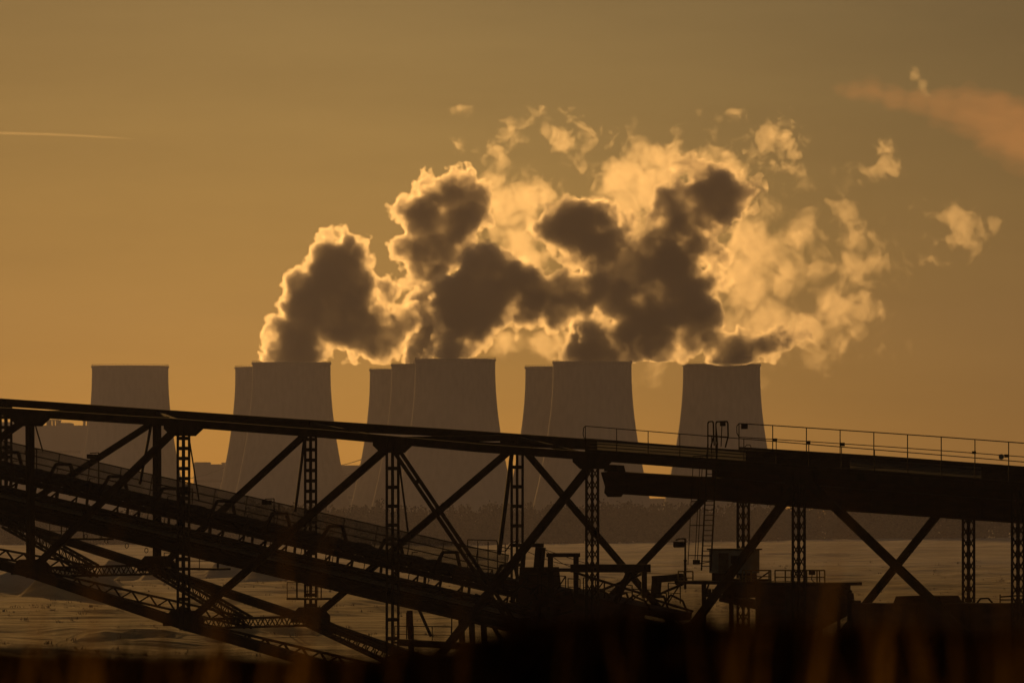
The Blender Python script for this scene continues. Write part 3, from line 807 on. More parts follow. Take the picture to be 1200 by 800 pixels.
diag(F_(610, 522), F_(871, 828), .24)

# gusset plates at the nodes
def gusset(fn, x, y, wpx, hpx, below=True):
    sgn = 1 if below else -1
    poly = [fn(x - wpx / 2, y - 4 * sgn), fn(x + wpx / 2, y - 4 * sgn), fn(x + wpx / 2, y + hpx * .3 * sgn), fn(x + wpx * .28, y + hpx * sgn), fn(x - wpx * .28, y + hpx * sgn), fn(x - wpx / 2, y + hpx * .3 * sgn)]
    m = MB(); nrm = LAT
    for s in (-.2, .2): m.prism([p + nrm * s for p in poly], nrm * .025)
    part('gusset_plate', m)
for x in (35, 215, 460, 694, 936): gusset(N_, x, interp(NT, x) + 3, 40, 12)
for x in (184, 364, 606, 871): gusset(F_, x, interp(FT, x) + 2, 34, 10)
for x in (37, 215, 460): gusset(N_, x, interp(NB, x) - 2, 42, 14, False)
for x in (7, 184, 364, 606): gusset(F_, x, interp(FB, x) - 2, 40, 14, False)

# lateral frames between the two trusses
PAIR = [(35, 184), (215, 364), (460, 606), (694, 871), (936, 1135)]
for i, (a, b) in enumerate(PAIR):
    m = MB(); m.ibeam(ntp(a), ft(b), .22, .28, .03); part('cross_beam', m)
for (a, b) in ((-110, 7), (35, 184), (215, 364), (460, 606)):
    pass
TL = [((-60, 'N'), (7, 'F')), ((35, 'N'), (364, 'F')), ((184, 'F'), (215, 'N')), ((215, 'N'), (606, 'F')), ((364, 'F'), (460, 'N')), ((460, 'N'), (871, 'F')), ((606, 'F'), (694, 'N'))]
for (a, ka), (b, kb) in TL:
    p = ntp(a) if ka == 'N' else ft(a); q = ntp(b) if kb == 'N' else ft(b)
    m = MB(); m.bar(p, q, .16, .16); part('top_brace', m)
def laced_strut(p, q, name, h=.42, w_=.34, pitch=.42):
    m = MB(); d = (q - p); ln = d.length; dn = d.normalized(); sd = dn.cross(UP).normalized(); n = max(3, int(ln / pitch))
    up = sd.cross(dn).normalized()
    for u in (-1, 1):
        for s in (-1, 1): m.bar(p + up * u * h / 2 + sd * s * w_ / 2, q + up * u * h / 2 + sd * s * w_ / 2, .1, .1)
    for i in range(n):
        a = p + d * (i / n); b = p + d * ((i + 1) / n); z = 1 if i % 2 else -1
        for s in (-1, 1): m.bar(a + up * z * h / 2 + sd * s * w_ / 2, b - up * z * h / 2 + sd * s * w_ / 2, .02, .06)
        m.bar(a + up * h / 2 - sd * z * w_ / 2, b + up * h / 2 + sd * z * w_ / 2, .06, .02)
        m.bar(a - up * h / 2 - sd * z * w_ / 2, b - up * h / 2 + sd * z * w_ / 2, .06, .02)
    part(name, m)
mids = []
for (a, b) in PAIR[:3]:
    p, q = nb(a), fb(b); laced_strut(p, q, 'bottom_cross_strut'); mids.append((p + q) / 2)
laced_strut(nb(-150), mids[0], 'bottom_brace'); laced_strut(fb(7), mids[0], 'bottom_brace', .55)
laced_strut(nb(37), mids[1], 'bottom_brace'); laced_strut(fb(184), mids[1], 'bottom_brace', .5)
laced_strut(nb(215), mids[2], 'bottom_brace'); laced_strut(fb(364), mids[2], 'bottom_brace', .5)

# ---- walkway deck, plate girder and railings at the right
def K_(x, y, k): return PL(x, y, W * k)
def deck_y(x, k): return interp(NT, x) * (1 - k) + interp(FT, x) * k
m = MB()
for (x0, x1) in ((700, 874), (996, 1150), (1204, 1330)):
    for (k0, k1) in ((.03, .97),):
        a, b = x0, x1
        poly = [K_(a, deck_y(a, k0) - 3, k0), K_(b, deck_y(b, k0) - 3, k0), K_(b, deck_y(b, k1) - 3, k1), K_(a, deck_y(a, k1) - 3, k1)]
        m.prism(poly, UP * .06)
part('deck_plate', m)
for k in (.25, .5, .75):
    for (x0, x1) in ((690, 874), (997, 1150), (1204, 1330)):
        m = MB(); m.ibeam(K_(x0, deck_y(x0, k), k), K_(x1, deck_y(x1, k), k), .2, .34, .03); part('deck_stringer', m)
m = MB()
for x in range(700, 1330, 22):
    a = K_(x, deck_y(x, .03) + 2, .03); b = K_(x + 150, deck_y(x + 150, .97) + 2, .97) if x + 150 < 1330 else None
    if b is not None: m.bar(a, b, .1, .16)
part('deck_cross_bearers', m)

# plate girder: nose, web, flanges, stiffeners; runs under the deck
GB = [(722, 577), (870, 587), (1000, 598), (1200, 612), (1330, 622)]
GTp = [(722, 553), (837, 560), (1000, 573), (1200, 588), (1330, 598)]
gk = .30
m = MB()
xs = [722, 837, 1000, 1200, 1330]
for s in (-.35, .35):
    top = [K_(x, interp(GTp, x), gk) + LAT * s for x in xs]; bot = [K_(x, interp(GB, x), gk) + LAT * s for x in reversed(xs)]
    m.prism(top + bot, LAT * .03)
gir = part('plate_girder', m, RUST)
for fnm, tab in (('flange', GTp), ('flange', GB)):
    m = MB()
    for a, b in zip(xs, xs[1:]):
        m.bar(K_(a, interp(tab, a), gk), K_(b, interp(tab, b), gk), .95, .07)
    part(fnm, m, RUST, gir)
for x in range(740, 1330, 26):
    m = MB(); m.bar(K_(x, interp(GTp, x) + 1.5, gk) - LAT * .41, K_(x, interp(GB, x) - 1.5, gk) - LAT * .41, .03, .10)
    part('web_stiffener', m, RUST, gir)
m = MB()   # blunt nose with its hooked lip
poly = [K_(x, y, gk) for (x, y) in ((709, 553), (722, 552), (722, 578), (725, 579), (723, 582), (717, 582), (713, 577), (714, 570))]
m.prism(poly, LAT * .7); part('nose', m, RUST, gir)
m = MB()
poly = [K_(x, y, gk) for (x, y) in ((713, 544), (727, 545), (729, 553), (712, 552))]; m.prism(poly, LAT * .6)
part('hanger_bracket', m, STEEL)
# deep web that carries the deck past the ladder
m = MB()
xs2 = [838, 871, 1040, 1200, 1330]
for s in (-.25, .25):
    top = [K_(x, deck_y(x, .42) + 8, .42) + LAT * s for x in xs2]; bot = [K_(x, interp(GTp, x) + 4, .42) + LAT * s for x in reversed(xs2)]
    m.prism(top + bot, LAT * .03)
part('deck_girder', m, RUST)
# slim lattice girders under the far rail, seen where the deck is open
laced_strut(K_(866, 541, .85), K_(1000, 550, .85), 'rail_girder', .22, .5, .26)
laced_strut(K_(1150, 565, .72), K_(1330, 580, .72), 'rail_girder', .26, .5, .26)

def railing(fn, pts, base, xs, name, mids_=(.52,), r=.022, toe=True):
    m = MB()
    top = [fn(x, interp(pts, x)) for x in xs]; bot = [fn(x, interp(base, x)) for x in xs]
    for a, b in zip(bot, top): m.tube(a, b, r, 6)
    m.path(top, r, 6)
    for k in mids_: m.path([b + (t - b) * k for b, t in zip(bot, top)], r * .75, 5)
    if toe: 
        for a, b in zip(bot, bot[1:]): m.bar(a + (UP * .12), b + (UP * .12), .02, .12)
    return part(name, m)
NRT = [(686, 499), (832, 511), (866, 513.5), (1200, 541), (1320, 551)]
NRB = [(686, 531), (871, 545), (1200, 570), (1320, 579)]
xs = [686 + 36.5 * i * (1 + .0035 * i) for i in range(17)]
rl = railing(N_, NRT, NRB, xs, 'near_railing', (.55,))
m = MB(); p = N_(686, 499); q = N_(684, 501); m.path([p, q, N_(683.2, 508), N_(684.5, 513), N_(686, 514)], .02, 6); part('rail_end_loop', m, STEEL, rl)
FRT = [(866, 496), (909, 498.5), (1027.5, 506.5), (1107, 512), (1200, 519), (1320, 528)]
FRB = [(866, 528), (1040, 539), (1200, 551), (1320, 560)]
xs = [866 + 39.5 * i for i in range(-0, 12)]
rl = railing(F_, FRT, FRB, xs, 'far_railing', (.5,), r=.026)
m = MB(); m.path([F_(866, 496), F_(863.5, 499), F_(863.5, 507), F_(866, 512)], .022, 6); part('rail_end_loop', m, STEEL, rl)
for x, yy, w_, h_ in ((874, 499.5, 7, 6), (910, 515, 3.4, 3), (949, 518, 3.4, 3.4), (989, 520.5, 4, 4), (1143, 530, 3.4, 3), (1181, 534, 3.6, 3.6)):
    m = MB(); c = F_(x, yy) - LAT * .12; m.block(c, w_ / 26, .14, h_ / 26); m.tube(c - UP * .05, c + LAT * .14 - UP * .05, .02, 5)
    part('junction_box', m, STEEL, rl)
m = MB(); c = F_(1177, 535) - LAT * .3; m.tube(c, c + LAT * .06, .12, 14); part('lamp_disc', m, PAINT, rl)
m = MB()   # loose hose on the far rail
m.path([F_(866, 525), F_(871, 526), F_(875, 521), F_(879, 521), F_(881, 526)], .018, 5); part('hose', m, RUBBER, rl)

# inclined hangers carrying the belt conveyor
for p, q, t in ((N_(40, 493), M_(50, 528), .035), (F_(178, 493), M_(164, 566), .07), (N_(220, 503), M_(233, 585), .035), (F_(358, 505), M_(346, 598), .07), (N_(466, 528), M_(478, 622), .045), (F_(601, 522), M_(585, 648), .10)):
    m = MB(); m.tube(p, q, t, 8); part('hanger_rod', m)

# ================================================================ belt conveyor in the bridge
conv = empty('belt_conveyor', tuple(M_(300, 620)), 'belt conveyor with mesh guard and trapezoid hoops descending inside the truss bridge', 'conveyor')
CL = [(-80, 529), (0, 547), (200, 592), (377, 633), (560, 675), (690, 706)]
C0 = M_(-80, 529); C1 = M_(650, interp(CL, 650))
CA = (C1 - C0).normalized(); CLAT = CA.cross(UP).normalized() * -1; CU = CLAT.cross(CA).normalized()
if CU.z < 0: CU = -CU
if CLAT.y < 0: CLAT = -CLAT
CLEN = (C1 - C0).length
def C(s, u, v): return C0 + CA * s + CLAT * u + CU * v
def cpart(name, mb, mat=STEEL, parent=None, **k): return mb.build(name, mat, parent or conv, **k)
def sx(x): return (M_(x, interp(CL, x)) - C0).length if x > -80 else 0
for u in (-1.15, 1.15):
    m = MB(); m.ibeam(C(0, u, -.25), C(CLEN, u, -.25), .12, .24, .02, CU); cpart('stringer', m)
    m = MB(); m.ibeam(C(0, u * 1.08, -1.55), C(CLEN, u * 1.08, -1.55), .2, .5, .03, CU); cpart('lower_girder', m)
# troughed carrying belt and flat return belt
def strip(prof, th, name, mat):
    m = MB()
    n = len(prof)
    vs = []
    for s in (0, CLEN):
        for (u, v) in prof: vs.append(C(s, u, v))
        for (u, v) in reversed(prof): vs.append(C(s, u, v - th))
    k = 2 * n
    fs = [(i, (i + 1) % k, k + (i + 1) % k, k + i) for i in range(k)] + [tuple(range(k - 1, -1, -1)), tuple(range(k, 2 * k))]
    m._add(vs, fs); return cpart(name, m, mat)
strip([(-1.0, .12), (-.45, -.16), (.45, -.16), (1.0, .12)], .03, 'carrying_belt', RUBBER)
strip([(-.95, -.95), (.95, -.95)], .03, 'return_belt', RUBBER)
# the load of coal on the belt
rr = random.Random(4); m = MB(); ns = 150; prof = []
vs = []; fs = []
for i in range(ns + 1):
    s = CLEN * i / ns
    for j in range(7):
        t = -1 + 2 * j / 6; h = .26 * (1 - t * t) + (rr.uniform(-.05, .09) if abs(t) < .95 else 0)
        vs.append(C(s, t * .8, -.02 + h + .08 * abs(t)))
    vs.append(C(s, .45, -.15)); vs.append(C(s, -.45, -.15))
for i in range(ns):
    for j in range(9):
        a = i * 9 + j; b = i * 9 + (j + 1) % 9; fs.append((a, b, b + 9, a + 9))
fs += [tuple(range(8, -1, -1)), tuple(range(ns * 9, ns * 9 + 9))]
m._add(vs, fs); cpart('coal_load', m, noise_mat('coal', (.012, .011, .010), (.03, .027, .024), 6, .8, bump=.5))
# idlers, legs, hoops
ni = int(CLEN / 1.25)
for i in range(ni):
    s = .4 + i * 1.25; m = MB()
    for (a, b) in (((-1.0, .07), (-.46, -.22)), ((-.45, -.24), (.45, -.24)), ((.46, -.22), (1.0, .07))): m.tube(C(s, a[0], a[1]), C(s, b[0], b[1]), .07, 8)
    m.bar(C(s, -1.12, -.36), C(s, 1.12, -.36), .08, .08)
    cpart('idler', m)
for i in range(int(CLEN / 2.5)):
    s = .9 + i * 2.5; m = MB(); m.tube(C(s, -1.0, -1.06), C(s, 1.0, -1.06), .06, 8); cpart('return_roller', m)
    m = MB()
    for u in (-1, 1):
        m.bar(C(s + .5, u * 1.15, -.375), C(s + .5, u * 1.24, -1.29), .1, .1); 
    m.bar(C(s + .5, -1.22, -1.22), C(s + .5, 1.22, -1.22), .1, .1)
    cpart('leg_frame', m)
for i in range(int(CLEN / 3.25)):
    s = 1.6 + i * 3.25; m = MB()
    a, b, c, d = C(s, -1.15, -.12), C(s, -.55, .82), C(s, .55, .82), C(s, 1.15, -.12)
    for p, q in ((a, b), (b, c), (c, d)): m.bar(p, q, .13, .11, CA)
    cpart('hoop', m)
# wire guard along the far side with posts, and a low one on the near side
def wire_mat():
    m, nt, out = new_mat('wire_mesh'); L = nt.links.new; nd = nt.nodes.new
    b = nd('ShaderNodeBsdfPrincipled'); b.inputs['Base Color'].default_value = (.05, .042, .035, 1); b.inputs['Roughness'].default_value = .6
    t = nd('ShaderNodeBsdfTransparent'); mx = nd('ShaderNodeMixShader')
    tc = nd('ShaderNodeTexCoord'); n = nd('ShaderNodeTexNoise'); n.inputs['Scale'].default_value = .8; n.inputs['Detail'].default_value = 3; L(tc.outputs['Object'], n.inputs['Vector'])
    mr = nd('ShaderNodeMapRange'); mr.inputs['To Min'].default_value = .30; mr.inputs['To Max'].default_value = .58; L(n.outputs['Fac'], mr.inputs['Value'])
    L(mr.outputs[0], mx.inputs[0]); L(t.outputs[0], mx.inputs[1]); L(b.outputs[0], mx.inputs[2]); L(mx.outputs[0], out.inputs['Surface'])
    return m
WIRE = wire_mat()
s_end = sx(572)
m = MB()
m.bar(C(0, 1.42, .55), C(s_end, 1.42, .55), .008, 1.1, CU); gd = cpart('wire_guard', m, WIRE)
m = MB()
for v in (1.1, .72, .38): m.tube(C(0, 1.40, v), C(s_end, 1.40, v), .028, 5)
for i in range(int(s_end / 1.9)): m.tube(C(1 + i * 1.9, 1.40, -.3), C(1 + i * 1.9, 1.40, 1.1), .025, 5)
cpart('guard_frame', m, STEEL, gd)
# walkways each side
for u in (-1.95, 1.95):
    m = MB(); m.bar(C(0, u, -.62), C(CLEN, u, -.62), .8, .05, CU)
    for i in range(int(CLEN / 1.8)): m.bar(C(.6 + i * 1.8, u * .6, -.70), C(.6 + i * 1.8, u * 1.22, -.70), .07, .1)
    wk = cpart('walkway', m)
    m = MB(); uu = u * 1.19
    if u < 0:
        for i in range(int(CLEN / 1.8)): m.tube(C(.9 + i * 1.8, uu, -.6), C(.9 + i * 1.8, uu, .12), .02, 5)
        for v in (.12, -.22): m.tube(C(.9, uu, v), C(CLEN - .5, uu, v), .017, 5)
        cpart('handrail', m, STEEL, wk)
# cable tray, pipes and hanging rings below
m = MB(); m.bar(C(0, -1.75, -1.05), C(CLEN, -1.75, -1.05), .5, .12, CU); cpart('cable_tray', m, GALV)
for u, v, r in ((-1.55, -1.42, .07), (1.6, -1.25, .09), (-1.7, -.88, .05)):
    m = MB(); m.tube(C(0, u, v), C(CLEN, u, v), r, 8); cpart('pipe', m)
m = MB(); m.bar(C(0, 0, -1.93), C(CLEN, 0, -1.93), 2.2, .05, CU); cpart('drip_plate', m, RUST)
for x in (57, 128, 152, 176, 199):
    c = C(sx(x), -1.3, -2.1); m = MB(); m.path([c + CA * .1 * math.cos(t) + CU * .11 * math.sin(t) for t in np.linspace(0, 2 * math.pi, 13)], .018, 5); cpart('cable_ring', m)
rr = random.Random(15)
for i in range(int(CLEN / 1.25)):
    s = .2 + i * 1.25; m = MB()
    m.bar(C(s, -1.28, -.4), C(s + .1, -1.9, -.66), .07, .07); m.bar(C(s, -1.3, -.3), C(s, -1.3, -1.3), .06, .06)
    if i % 2: m.block(C(s + .5, -1.45, -.22), .34, .3, .26, CA, CLAT, CU)
    cpart('side_bracket', m)
for i in range(int(CLEN / 3.1)):
    s = .7 + i * 3.1; m = MB(); a = C(s, -1.75, -1.12); b = C(s + 3.1, -1.75, -1.12); n = 8
    m.path([a + (b - a) * (k / n) - UP * (rr.uniform(.18, .4)) * 4 * (k / n) * (1 - k / n) for k in range(n + 1)], .028, 5); cpart('cable_loop', m, RUBBER)
for i in range(int(CLEN / 4.7)):
    s = 2.2 + i * 4.7; m = MB(); m.tube(C(s, -2.32, -.6), C(s, -2.32, .75), .024, 5); m.block(C(s, -2.32, .2), .2, .14, .3, CA, CLAT, CU); m.tube(C(s, -2.32, .75), C(s + .25, -2.25, .8), .02, 5); cpart('pull_switch', m)
# service platforms below the conveyor, level
def platform(x0, x1, y, k, rail_h=.75, dk=.09):
    m = MB(); a = K_(x0, y, k); b = K_(x1, y, k); ln = Vector((b.x - a.x, b.y - a.y, 0))
    b = Vector((b.x, b.y, a.z)); m.bar(a, b, 1.1, .1)
    n = max(3, int(ln.length / .8))
    for i in range(n + 1):
        p = a + (b - a) * (i / n) - LAT * .5; m.tube(p, p + UP * rail_h, .02, 5)
    m.tube(a - LAT * .5 + UP * rail_h, b - LAT * .5 + UP * rail_h, .02, 5); m.tube(a - LAT * .5 + UP * rail_h * .5, b - LAT * .5 + UP * rail_h * .5, .016, 5)
    for t in (.1, .9):
        p = a + (b - a) * t; m.tube(p, p + UP * 1.35, .03, 5)
    return cpart('maintenance_platform', m)
platform(66, 125, 631, .45); platform(200, 262, 666, .5); platform(344, 380, 701, .5); platform(470, 536, 752, .5)
# floodlights standing along the conveyor
def conv_lamp(x, label, h=1.75):
    s = sx(x); b = C(s, 1.32, -.4); root = empty('floodlight', tuple(b), label, 'floodlight', 'floodlights along the conveyor')
    m = MB(); top = b + UP * h; m.tube(b, top, .032, 6); m.build('pole', STEEL, root)
    m = MB(); m.tube(top, top - AX * .52 - UP * .02, .026, 6); m.build('arm', STEEL, root)
    c = top - AX * .42 - UP * .17; m = MB(); m.block(c, .40, .28, .20, AX, LAT); hd_ = m.build('lamp_head', STEEL, root)
    m = MB(); m.block(c - UP * .112, .34, .22, .02, AX, LAT); m.build('lamp_glass', DARKGLASS, hd_)
conv_lamp(97, 'small floodlight above the conveyor guard just left of the first big diagonal', 2.0)
conv_lamp(24, 'small floodlight over the conveyor behind the first solid post', 1.5)
conv_lamp(207, 'small floodlight beside the first lattice post on the conveyor', 1.3)
conv_lamp(303, 'small floodlight on the conveyor guard, below the left edge of the second front tower', 1.7)

# ================================================================ transfer station and yard
def R_(x, y, k=.5): return PL(x, y, W * k)
tsn = empty('transfer_station', tuple(R_(660, 760)), 'dark jumble of chutes, frames and beams where the conveyor ends', 'machinery')
def tpart(name, m, mat=STEEL, **k): return m.build(name, mat, tsn, **k)
m = MB()
for a, b, w_ in (((633.5, 641), (626, 720), .34), ((612, 638.5), (636, 638.5), .18), ((614, 640), (609, 716), .16)): m.bar(R_(*a, .4), R_(*b, .4), w_, w_)
tpart('portal_frame', m)
m = MB()
for a, b in (((645, 648), (645, 700)), ((675, 648), (675, 700))): m.bar(R_(*a, .35), R_(*b, .35), .24, .24)
m.bar(R_(642, 650, .35), R_(678, 650, .35), .26, .18); m.bar(R_(642, 667.5, .35), R_(678, 667.5, .35), .24, .16)
tpart('window_frame', m)
m = MB(); m.bar(R_(672, 665.5, .3), R_(759, 665.5, .3), .5, .36); tpart('head_beam', m)
m = MB(); m.bar(R_(755, 668, .3), R_(755, 700, .3), .24, .24); m.bar(R_(738, 668, .3), R_(722, 705, .3), .2, .2); tpart('beam_leg', m)
m = MB()
m.bar(R_(600, 682, .5), R_(800, 722, .5), 1.5, .34); m.bar(R_(625, 700, .5), R_(800, 740, .5), 1.4, .25); tpart('tail_boom', m, RUST)
m = MB()
pl = [R_(x, y, .45) for (x, y) in ((622, 664), (642, 664), (646, 700), (640, 740), (618, 740))]; m.prism(pl, LAT * 1.8); tpart('chute', m, RUST)
m = MB(); pl = [R_(x, y, .5) for (x, y) in ((676, 690), (742, 706), (735, 760), (690, 770), (668, 745))]; m.prism(pl, LAT * 2.2); tpart('hopper', m, RUST)
m = MB()
m.bar(R_(766, 678.5, .4), R_(801, 676, .4), .32, .30); m.bar(R_(770, 676, .4), R_(768, 700, .4), .36, .3); tpart('elbow_duct', m)
m = MB(); m.tube(R_(793, 680, .4), R_(803, 680, .4), .2, 14); tpart('drive_drum', m)
m = MB()
for a, b in (((676, 671), (758, 697)), ((690, 697), (755, 671)), ((800, 684), (770, 697)), ((760, 700), (812, 716))): m.tube(R_(*a, .55), R_(*b, .55), .06, 6)
tpart('tie_rods', m)
m = MB(); 
for x in (548, 560, 572, 583, 592):
    m.tube(R_(x, 668 + (x - 548) * .25, .3), R_(x, 632 + (x - 548) * .1, .3), .024, 5)
m.path([R_(548, 632, .3), R_(582, 633, .3), R_(584, 640, .3), R_(600, 643, .3)], .024, 5); m.path([R_(548, 641, .3), R_(592, 646, .3)], .02, 5); m.path([R_(592, 646, .3), R_(600, 635, .3), R_(608, 633, .3)], .03, 5)
tpart('platform_railing', m)
rr = random.Random(9)
for i in range(34):
    m = MB(); x = rr.uniform(560, 800); y = 690 + (x - 560) * .08 + rr.uniform(0, 45); k = rr.uniform(.2, .8)
    p = R_(x, y, k)
    if rr.random() < .5: m.block(p, rr.uniform(.2, .6), rr.uniform(.2, .6), rr.uniform(.15, .5))
    else: m.bar(p, R_(x + rr.uniform(-30, 30), y + rr.uniform(-8, 22), k), .1, .1)
    tpart('machine_block' if len(m.v) == 8 and rr.random() < 2 else 'beam', m)
m = MB()
for x in (480, 540, 552, 566):
    m.bar(R_(x, 715, .5), R_(x + 4, 800, .5), .2, .2)
m.bar(R_(470, 752, .45), R_(600, 760, .45), .5, .3); m.bar(R_(485, 700, .5), R_(505, 745, .5), .1, .1); m.bar(R_(570, 720, .5), R_(600, 770, .5), .14, .14)
tpart('trestle', m)
for (a, b) in ((R_(600, 636, .4), R_(700, 662, .4)), (R_(640, 644, .4), R_(800, 672, .45)), (R_(636, 641, .5), R_(690, 664, .5))):
    m = MB(); n = 10; m.path([a + (b - a) * (i / n) - UP * .35 * math.sin(math.pi * i / n) for i in range(n + 1)], .014, 4); tpart('cable', m, RUBBER)

rr = random.Random(23)
for i in range(16):
    x = 560 + i * 15 + rr.uniform(-4, 4); k = rr.uniform(.15, .6); y0 = 676 + (x - 560) * .07; h = rr.uniform(10, 26); m = MB()
    a = R_(x, y0 + 14, k); b = R_(x, y0 + 14 - h, k); c = R_(x + 14, y0 + 15 - h, k); d = R_(x + 14, y0 + 15, k)
    m.tube(a, b, .028, 6); m.tube(d, c, .028, 6); m.tube(b, c, .024, 6); m.tube((a + b) / 2, (c + d) / 2, .02, 6)
    if i % 3 == 0: m.tube(a, c, .03, 6)
    tpart('guard_rail', m)
for i in range(9):
    x = 600 + i * 22; k = rr.uniform(.2, .7); m = MB(); y = 694 + i * 2
    m.path([R_(x, y, k), R_(x + 10, y - rr.uniform(4, 14), k), R_(x + 24, y - rr.uniform(2, 10), k), R_(x + 30, y + 8, k)], .05, 8); tpart('pipe', m)
# floodlight mast by the ladder
b0 = R_(803, 690, .35); ml = empty('floodlight_mast', tuple(b0), 'floodlight on a thin mast left of the caged ladder', 'floodlight')
m = MB(); m.tube(b0, R_(803, 656, .35), .055, 8); m.tube(R_(803, 656, .35), R_(803, 631, .35), .04, 8); m.tube(R_(803, 657.5, .35), R_(803, 655.5, .35), .075, 8); m.build('mast', STEEL, ml)
m = MB(); m.path([R_(803.5, 631, .35), R_(797, 631, .35), R_(792, 632.5, .35)], .035, 6); m.build('arm', STEEL, ml)
m = MB(); m.block(R_(795.5, 637.5, .35), .42, .3, .24); hd_ = m.build('lamp_head', STEEL, ml, bevel=.02)
m = MB(); m.block(R_(795.5, 637.5, .35) - UP * .135, .36, .24, .02); m.build('lamp_glass', DARKGLASS, hd_)

# caged ladder from the yard platform up to the bridge walkway
lad = empty('caged_ladder', tuple(R_(826, 668, .30)), 'thin caged ladder leaning up to the bridge deck beside the grey cabin', 'ladder')
lt0, lb0 = (831, 492), (822, 668); lt1, lb1 = (842, 492), (833, 668)
def lp(t, side, k=.22):
    a = (lt0, lb0) if side == 0 else (lt1, lb1)
    x = a[0][0] + (a[1][0] - a[0][0]) * t; y = a[0][1] + (a[1][1] - a[0][1]) * t; return R_(x, y, k)
lk = .18
m = MB()
for s in (0, 1): m.tube(lp(.16, s, lk), lp(1, s, lk), .035, 6)
m.build('rail', STEEL, lad)
m = MB()
for i in range(24): 
    t = .19 + i * .034; m.tube(lp(t, 0, lk), lp(t, 1, lk), .018, 5)
m.build('rung', STEEL, lad)
m = MB()
cdir = (-AX * .8 - LAT * .35)
for i, t in enumerate((.24, .38, .54, .70, .90)):
    a, b = lp(t, 0, lk), lp(t, 1, lk); c = (a + b) / 2
    pts = [a, a + (a - c) * .5 - LAT * .25, c - LAT * .72 + (a - c) * .7 - UP * .05, c - LAT * .72 + (b - c) * .3 , b + (b - c) * .3 - LAT * .3, b]
    pts = [a, a + (a - b) * .55 - LAT * .15, a + (a - b) * .75 - LAT * .55, c - LAT * .75, b - LAT * .35, b]
    m.path(pts, .02, 5)
for j in (1, 2, 3):
    pts = []
    for t in (.24, .38, .54, .70, .96):
        a, b = lp(t, 0, lk), lp(t, 1, lk); c = (a + b) / 2
        pts.append([a, a + (a - b) * .55 - LAT * .15, a + (a - b) * .75 - LAT * .55, c - LAT * .75][j])
    m.path(pts, .018, 5)
m.build('safety_cage', STEEL, lad)
m = MB()
for (x0, x1) in ((829.5, 836), (839, 853)):
    pts = [(x0, 529), (x0, 496), (x0 + 1, 494), (x1 - 1, 493.5), (x1, 496), (x1 + .3, 511), (x1 - 3, 524)]
    m.path([R_(x, y, .05) for x, y in pts], .034, 6)
m.path([R_(829, 510, .05), R_(853, 512, .05)], .028, 5); m.path([R_(839, 498, .05), R_(841, 521, .05)], .028, 5); m.path([R_(846, 497, .05), R_(845, 523, .05)], .022, 5); m.path([R_(836, 494, .05), R_(837, 522, .05)], .03, 5)
m.build('head_gate', STEEL, lad)
m = MB(); m.block(R_(847, 496, .05), .2, .15, .22); m.build('switch_box', STEEL, lad)

# yard platform with drive house, railings and the grey cabin
yk = .30
yp = empty('service_platform', tuple(R_(930, 690, yk)), 'steel platform with railings and a dark drive house under the deep girder', 'platform')
def ypart(name, m, mat=STEEL, parent=None, **k): return m.build(name, mat, parent or yp, **k)
m = MB(); m.bar(R_(815, 681.5, yk), R_(988, 684, yk), 3.2, .14); ypart('platform_deck', m)
m = MB()
for x in (842, 874, 905, 940, 978): m.bar(R_(x, 684, yk) - LAT * 1.2, R_(x, 800, yk) - LAT * 1.2, .2, .2)
ypart('platform_leg', m)
m = MB(); pl = [R_(x, y, yk) for (x, y) in ((902, 684), (980, 686), (980, 720), (902, 760))]; m.prism(pl, LAT * 2.4); ypart('drive_house', m, RUST)
m = MB(); m.bar(R_(862, 688, yk) , R_(890, 689, yk), 2, .8); m.bar(R_(850, 700, yk), R_(905, 712, yk), 1, .3); ypart('gearbox', m, RUST)
m = MB(); m.path([R_(960, 692, yk), R_(990, 692, yk), R_(996, 695, yk), R_(997, 702, yk), R_(997, 790, yk)], .16, 10); ypart('exhaust_pipe', m)
m = MB(); m.bar(R_(983, 694, yk), R_(983, 790, yk), .14, .14); ypart('portal_post', m)
def yrail(xs, yt, yb, off, nm='yard_railing'):
    m = MB()
    tp = [R_(x, yt + (x - 890) * .002, yk) + LAT * off for x in xs]; bt = [R_(x, yb + (x - 890) * .002, yk) + LAT * off for x in xs]
    for a, b in zip(tp, bt): m.tube(a, b, .036, 6)
    m.path(tp, .034, 6); m.path([(a + b) / 2 for a, b in zip(tp, bt)], .026, 6)
    ypart(nm, m, YELLOWP)
for x_ in (846, 858, 870):
    m = MB(); m.tube(R_(x_, 700, yk) - LAT * 1.5, R_(x_ + 6, 684, yk) - LAT * 1.5, .04, 6); m.block(R_(x_ + 2, 694, yk) - LAT * 1.4, .3, .3, .35); ypart('pump', m)
yrail((890, 894, 900, 921, 923), 667.5, 682, -1.4); yrail((928, 940, 947, 965, 977, 980, 986), 667.5, 683, -1.4); yrail((815, 822, 832), 669, 684, -1.4)
m = MB(); m.bar(R_(902, 682, yk) - LAT * 1.35, R_(921, 669, yk) - LAT * 1.35, .05, .05); m.block(R_(972, 670, yk) - LAT * 1.45, .24, .14, .2); m.path([R_(973, 671, yk) - LAT * 1.5, R_(972, 678, yk) - LAT * 1.5, R_(976, 684, yk) - LAT * 1.4], .02, 5); ypart('cable_box', m)
m = MB(); m.block(R_(891.5, 631, .0) - LAT * .25, .24, .2, .2); part('diagonal_box', m, STEEL)

